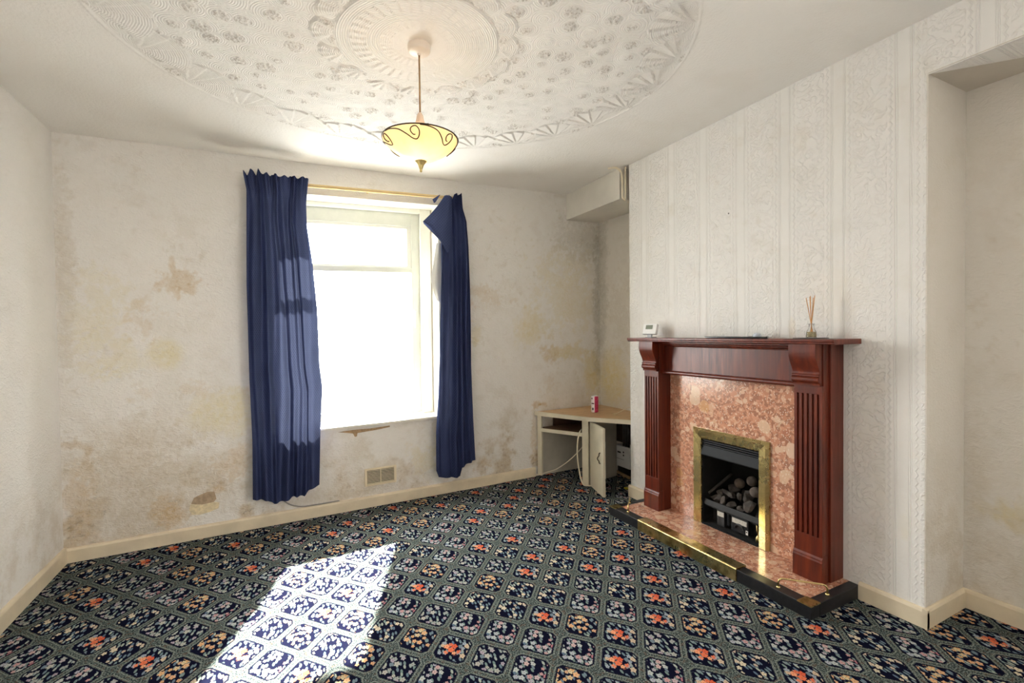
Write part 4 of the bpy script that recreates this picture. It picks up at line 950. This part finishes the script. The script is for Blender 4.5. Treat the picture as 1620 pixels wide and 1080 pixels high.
# rail
RAILM = plain('varnished_rail', srgb(222, 196, 140), .4, var=.08, scale=12)
rl = thing('curtain_rail', 'pale wooden curtain rail across the top of the window', 'curtain rail', (0.62, By(.62, -.03), 2.22))
bm = NB()
rp = lambda x, o, z: (x, By(x, o), z + (x - .65) * .0465)
for (z0, z1, o0, o1) in ((2.221, 2.231, -.052, -.036), (2.211, 2.219, -.050, -.038)):
    hexa(bm, [rp(-.10, o0, z0), rp(1.30, o0, z0), rp(1.30, o1, z0), rp(-.10, o1, z0), rp(-.10, o0, z1), rp(1.30, o0, z1), rp(1.30, o1, z1), rp(-.10, o1, z1)])
obj('rail', bm, RAILM, rl)
for x in (-.08, .62, 1.27):
    bm = NB(); hexa(bm, [rp(x, -.038, 2.214), rp(x + .012, -.038, 2.214), rp(x + .012, -.0, 2.214), rp(x, -.0, 2.214), rp(x, -.038, 2.229), rp(x + .012, -.038, 2.229), rp(x + .012, 0, 2.229), rp(x, 0, 2.229)]); obj('bracket', bm, RAILM, rl)

# ------------------------------------------------------------------ air vent
vent = thing('air_vent', 'cream louvred air vent low on the wall under the window', 'vent', (0.685, By(.685), 0.145))
V0, V1, VZ0, VZ1 = 0.573, 0.797, 0.148, 0.272
VM = plain('cream_vent', srgb(226, 212, 184), .5, var=.06)
bm = NB()
for a in ((V0, V0 + .016, VZ0, VZ1), (V1 - .016, V1, VZ0, VZ1), (V0 + .016, V1 - .016, VZ0, VZ0 + .014), (V0 + .016, V1 - .016, VZ1 - .014, VZ1), (.682, .688, VZ0 + .014, VZ1 - .014)):
    hexa(bm, [(x, By(x, o), z) for z in (a[2], a[3]) for (x, o) in ((a[0], -.012), (a[1], -.012), (a[1], -.0005), (a[0], -.0005))])
obj('vent_frame', bm, VM, vent, bevel=.002)
bm = NB(); hexa(bm, [(x, By(x, o), z) for z in (VZ0 + .01, VZ1 - .01) for (x, o) in ((V0 + .01, -.002), (V1 - .01, -.002), (V1 - .01, -.0005), (V0 + .01, -.0005))]); obj('dark_backing', bm, DARK_PL, vent)
for k in range(9):
    z = VZ0 + .0175 + k * .0105; bm = NB()
    hexa(bm, [(x, By(x, o), zz) for zz in (z, z + .0042) for (x, o) in ((V0 + .016, -.011), (V1 - .016, -.011), (V1 - .016, -.005), (V0 + .016, -.005))])
    obj('vent_slat', bm, VM, vent)

# ------------------------------------------------------------------ corner cupboard
cup = thing('corner_cupboard', 'cream painted corner cupboard with an open door and open shelf bay', 'cupboard', (2.3, 3.2, 0))
WT = 0.550
def laminate():
    t = NT('wood_effect_worktop', .35); c = t.co(); mp = t.n('ShaderNodeMapping'); t.put(mp.inputs[0], c); mp.inputs['Scale'].default_value = (6, 26, 6); mp.inputs['Rotation'].default_value = (0, 0, .5)
    g = t.noise(mp.outputs[0], 1.5, 4, .6, dist=.5); col = t.ramp(g, [(.25, srgb(178, 138, 92)), (.55, srgb(206, 168, 120)), (.8, srgb(220, 186, 140))])
    t.color(t.mix(t.mul(t.step(t.noise(c, 14, 4), .55, .7), .4), col, srgb(150, 120, 80))); return t.mat
LAM = laminate()
outl = [(1.984, 3.500), (2.212, 3.030), (2.40, 2.790), (2.43, 2.728), (2.702, 2.728), (2.702, By(2.702, -.002)), (1.984, By(1.984, -.001))]
bm = NB(); prism(bm, outl[:6] + [(1.984, By(1.984, -.001))], WT - .004, WT); wt = obj('worktop', bm, LAM, cup)
bm = NB()
fr_ = [(1.982, 3.4985), (2.210, 3.0285), (2.398, 2.7885), (2.425, 2.7275)]
for a, b in zip(fr_[:-1], fr_[1:]):
    d = (Vector(b) - Vector(a)).normalized(); n_ = Vector((-d.y, d.x)); n_ = n_ if n_.x > 0 else -n_
    prism(bm, [a, b, (b[0] + n_.x * .02, b[1] + n_.y * .02), (a[0] + n_.x * .02, a[1] + n_.y * .02)], WT - .030, WT + .002)
obj('front_edging', bm, CUP_WHITE, wt)
fd = Vector((0.235, -0.42, 0)).normalized(); fnn = Vector((-fd.y, fd.x, 0)); fnn = fnn if fnn.x > 0 else -fnn   # along the front, and inwards
def fpost(s0, s1, dep, z0, z1, name='post', mat=CUP_WHITE, base=Vector((2.000, 3.480, 0)), inn=0.0):
    p = [base + fd * s + fnn * q for s, q in ((s0, inn), (s1, inn), (s1, inn + dep), (s0, inn + dep))]
    bm = NB(); hexa(bm, [v + Vector((0, 0, z)) for z in (z0, z1) for v in p]); return obj(name, bm, mat, cup, bevel=.002)
fpost(0.0, .040, .025, .012, WT - .031); fpost(.415, .470, .030, .001, WT - .031)
# open shelf with its lipping
bm = NB(); prism(bm, [(2.026, 3.440), (2.220, 3.098), (2.44, 3.20), (2.60, By(2.6, -.002)), (2.026, By(2.026, -.002))], .392, .412); obj('shelf', bm, plain('brown_board', srgb(110, 82, 58), .6, var=.2), cup)
fpost(.040, .415, .012, .386, .415, 'shelf_lip')
bm = NB(); hexa(bm, [(x, By(x, o), z) for z in (.413, WT - .006) for (x, o) in ((2.17, -.014), (2.69, -.014), (2.69, -.002), (2.17, -.002))]); obj('back_board', bm, plain('dark_brown_board', srgb(74, 48, 34), .7, var=.25), cup)
bm = NB(); hexa(bm, [(x, By(x, o), z) for z in (.001, .386) for (x, o) in ((2.02, -.006), (2.508, -.006), (2.508, -.001), (2.02, -.001))]); obj('back_panel', bm, CUP_IN, cup)
bm = NB(); prism(bm, [(2.463, 3.150), (2.598, 3.175), (2.596, 3.187), (2.461, 3.162)], .001, WT - .006); obj('divider', bm, CUP_IN, cup)
bm = NB(); prism(bm, [(2.262, 3.085), (2.463, 3.150), (2.461, 3.160), (2.258, 3.096)], .30, WT - .006); obj('divider', bm, CUP_IN, cup)
# door standing open
hg = Vector((2.238, 3.062, 0)); fe = Vector((2.158, 2.793, 0)); dd = (fe - hg).normalized(); dn = Vector((-dd.y, dd.x, 0)); dn = dn if dn.x > 0 else -dn
DL = (fe - hg).length
def dbox(bm, s0, s1, q0, q1, z0, z1): hexa(bm, [hg + dd * s + dn * q + Vector((0, 0, z)) for z in (z0, z1) for s, q in ((s0, q0), (s1, q0), (s1, q1), (s0, q1))])
bm = NB(); dbox(bm, 0, DL, 0, .020, .003, WT - .040); door = obj('door', bm, CUP_WHITE, cup, bevel=.002)
bm = NB(); hp = [hg + dd * (DL - .055) + dn * o + Vector((0, 0, z)) for o, z in ((0, .320), (-.010, .312), (-.010, .300), (-.021, .285), (-.021, .272), (-.010, .257), (-.010, .247), (0, .238))]
tube(bm, spline(hp, 4), .0042, 8); obj('handle', bm, plain('dark_bronze', (.07, .05, .035, 1), .4, .7, var=.2), door, smooth=True)
for z in (.08, .44):
    bm = NB(); dbox(bm, -.012, .004, .004, .016, z, z + .05); obj('hinge', bm, BRASS_OLD, door)

# meter and pipes in the cupboard
mt = thing('electricity_meter', 'white meter box fixed inside the dark corner cupboard', 'meter', (2.66, 3.16, .05))
bm = NB(); box(bm, 2.605, 2.69, 3.02, 3.215, .085, .262); obj('case', bm, WHITE_PL, mt, bevel=.008, bseg=3)
for (ya, yb, za, zb) in ((3.130, 3.170, .200, .213), (3.088, 3.102, .208, .222), (3.088, 3.102, .183, .196)):
    bm = NB(); box(bm, 2.6035, 2.6055, ya, yb, za, zb); obj('meter_window', bm, DARK_PL, mt)
bm = NB(); box(bm, 2.6035, 2.6055, 3.09, 3.18, .150, .154); obj('printed_line', bm, plain('grey_print', (.35, .35, .35, 1), .6), mt)
bm = NB(); box(bm, 2.672, 2.70, 2.99, 3.25, .003, .084); DKT = plain('dark_timber', srgb(40, 30, 23), .8, var=.3); obj('backing_block', bm, DKT, mt)
bm = NB(); box(bm, 2.695, 2.702, 2.90, 3.42, .264, .545); obj('dark_interior_sheet', bm, DKT, mt)  # dark sheet added so the cupboard interior above the meter reads dark
bm = NB()
for y in (3.06, 3.09, 3.12): tube(bm, [(2.63, y, .262), (2.63, y, .40), (2.64, y + .01, .50)], .011, 10)
pp = obj('pipe', bm, plain('dark_steel', (.10, .10, .10, 1), .35, .8, var=.3), mt, smooth=True)
bm = NB(); prism(bm, [(2.648, 3.250), (2.618, 3.050), (2.636, 3.047), (2.666, 3.247)], .001, .018); tag(obj('wood_batten', bm, plain('raw_pine', srgb(176, 146, 104), .7, var=.15)), 'short raw timber batten on the floor inside the cupboard', 'batten')
bm = NB(); prism(bm, [(2.425, 2.86), (2.452, 2.852), (2.46, 2.882), (2.433, 2.89)], .001, .009); tag(obj('yellow_tag', bm, plain('yellow_card', srgb(206, 190, 40), .6, var=.1)), 'small yellow tag on the carpet beside the chimney breast', 'tag')

# drinks can on the worktop
cn = thing('drinks_can', 'pink and white drinks can standing on the corner worktop', 'can', (2.403, 3.214, WT))
def canmat():
    t = NT('printed_can', .35, .2); c = t.co(); x, y, z = t.sep(c); a = t.m('ARCTAN2', t.sub(y, 0.0), x)
    # seam of the print faces the camera: pink on the right of it, white on the left
    rel = t.m('WRAP', t.add(a, 2.22), math.pi, -math.pi)
    pinkm = t.m('GREATER_THAN', rel, -0.05)
    col = t.mix(pinkm, srgb(226, 214, 216), t.ramp(t.noise(c, 60, 2), [(.35, srgb(168, 24, 70)), (.65, srgb(204, 60, 104))]))
    band = t.mul(t.mul(t.m('GREATER_THAN', z, .072), t.m('LESS_THAN', z, .082)), t.mul(t.m('LESS_THAN', rel, -.15), t.m('GREATER_THAN', rel, -1.1)))
    col = t.mix(band, col, srgb(72, 20, 24))
    blk = t.mul(t.mul(t.m('GREATER_THAN', z, .022), t.m('LESS_THAN', z, .042)), t.mul(t.m('LESS_THAN', rel, -.3), t.m('GREATER_THAN', rel, -.8)))
    col = t.mix(blk, col, srgb(70, 66, 78))
    tp = t.mul(t.mul(t.m('GREATER_THAN', z, .112), t.m('LESS_THAN', z, .124)), t.mul(t.m('LESS_THAN', rel, -.6), t.m('GREATER_THAN', rel, -1.2)))
    col = t.mix(tp, col, srgb(96, 60, 84))
    t.color(col); return t.mat
bm = NB(); lathe(bm, (2.403, 3.214, WT), [(0, .0008), (.024, .001), (.030, .006), (.030, .128), (.027, .136)], 36); obj('body', bm, canmat(), cn, smooth='angle')
bm = NB(); lathe(bm, (2.403, 3.214, WT), [(.0275, .136), (.0275, .139), (.025, .139), (.024, .135), (0, .135)], 36); lid = obj('lid', bm, plain('bare_aluminium', (.72, .72, .73, 1), .3, .8, var=.06), cn, smooth='angle')

# ------------------------------------------------------------------ cables
def cable(name, pts, r, lab, mat=CABLE, n=7, grp=None):
    bm = NB(); tube(bm, spline(pts, n), r, 8); return tag(obj(name, bm, mat, smooth=True), lab, 'cable', grp)
cable('power_cable', [(2.27, 3.20, .425), (2.222, 3.155, .430), (2.185, 3.130, .410), (2.165, 3.125, .34), (2.160, 3.122, .24), (2.168, 3.115, .14), (2.175, 3.10, .06), (2.19, 3.085, .012), (2.215, 3.060, .006), (2.245, 3.045, .006)], .0058, 'thick cream cable looping down from the cupboard shelf to the carpet')
cable('thin_cable', [(2.30, 3.18, .33), (2.22, 3.19, .25), (2.16, 3.25, .165), (2.10, 3.34, .085), (2.055, 3.42, .045), (2.03, 3.450, .028), (1.97, 3.453, .022), (1.85, By(1.85, -.024), .010), (1.55, By(1.55, -.026), .006), (1.3, By(1.3, -.026), .006)], .0038, 'thin cream cable crossing the open cupboard bay to the baseboard')
cable('wall_cable', [(.03, By(.03, -.012), .185), (.06, By(.06, -.016), .145), (.10, By(.10, -.016), .112), (.16, By(.16, -.014), .090), (.23, By(.23, -.010), .084), (.40, By(.40, -.010), .084)], .0042, 'grey cable drooping below the wide curtain onto the baseboard', plain('grey_cable', srgb(150, 146, 140), .5, var=.05))
cable('worktop_cable', [(2.70, 3.02, .565), (2.62, 3.02, .60), (2.56, 3.03, .585), (2.50, 3.05, .556), (2.47, 3.06, .5545)], .003, 'thin pale wire lying on the back of the corner worktop')
cable('ceiling_cable', [(2.255, 2.83, 2.432), (2.285, 2.79, 2.430), (2.312, 2.765, 2.405), (2.328, 2.76, 2.36), (2.330, 2.76, 2.28), (2.332, 2.76, 2.21), (2.355, 2.76, 2.192)], .0075, 'fat cream cable curling down past the boxed-in pipe')
cable('ceiling_cable', [(2.345, 2.742, 2.428), (2.345, 2.745, 2.36), (2.346, 2.745, 2.27), (2.348, 2.748, 2.20)], .006, 'straight cream cable in the gap beside the chimney breast')
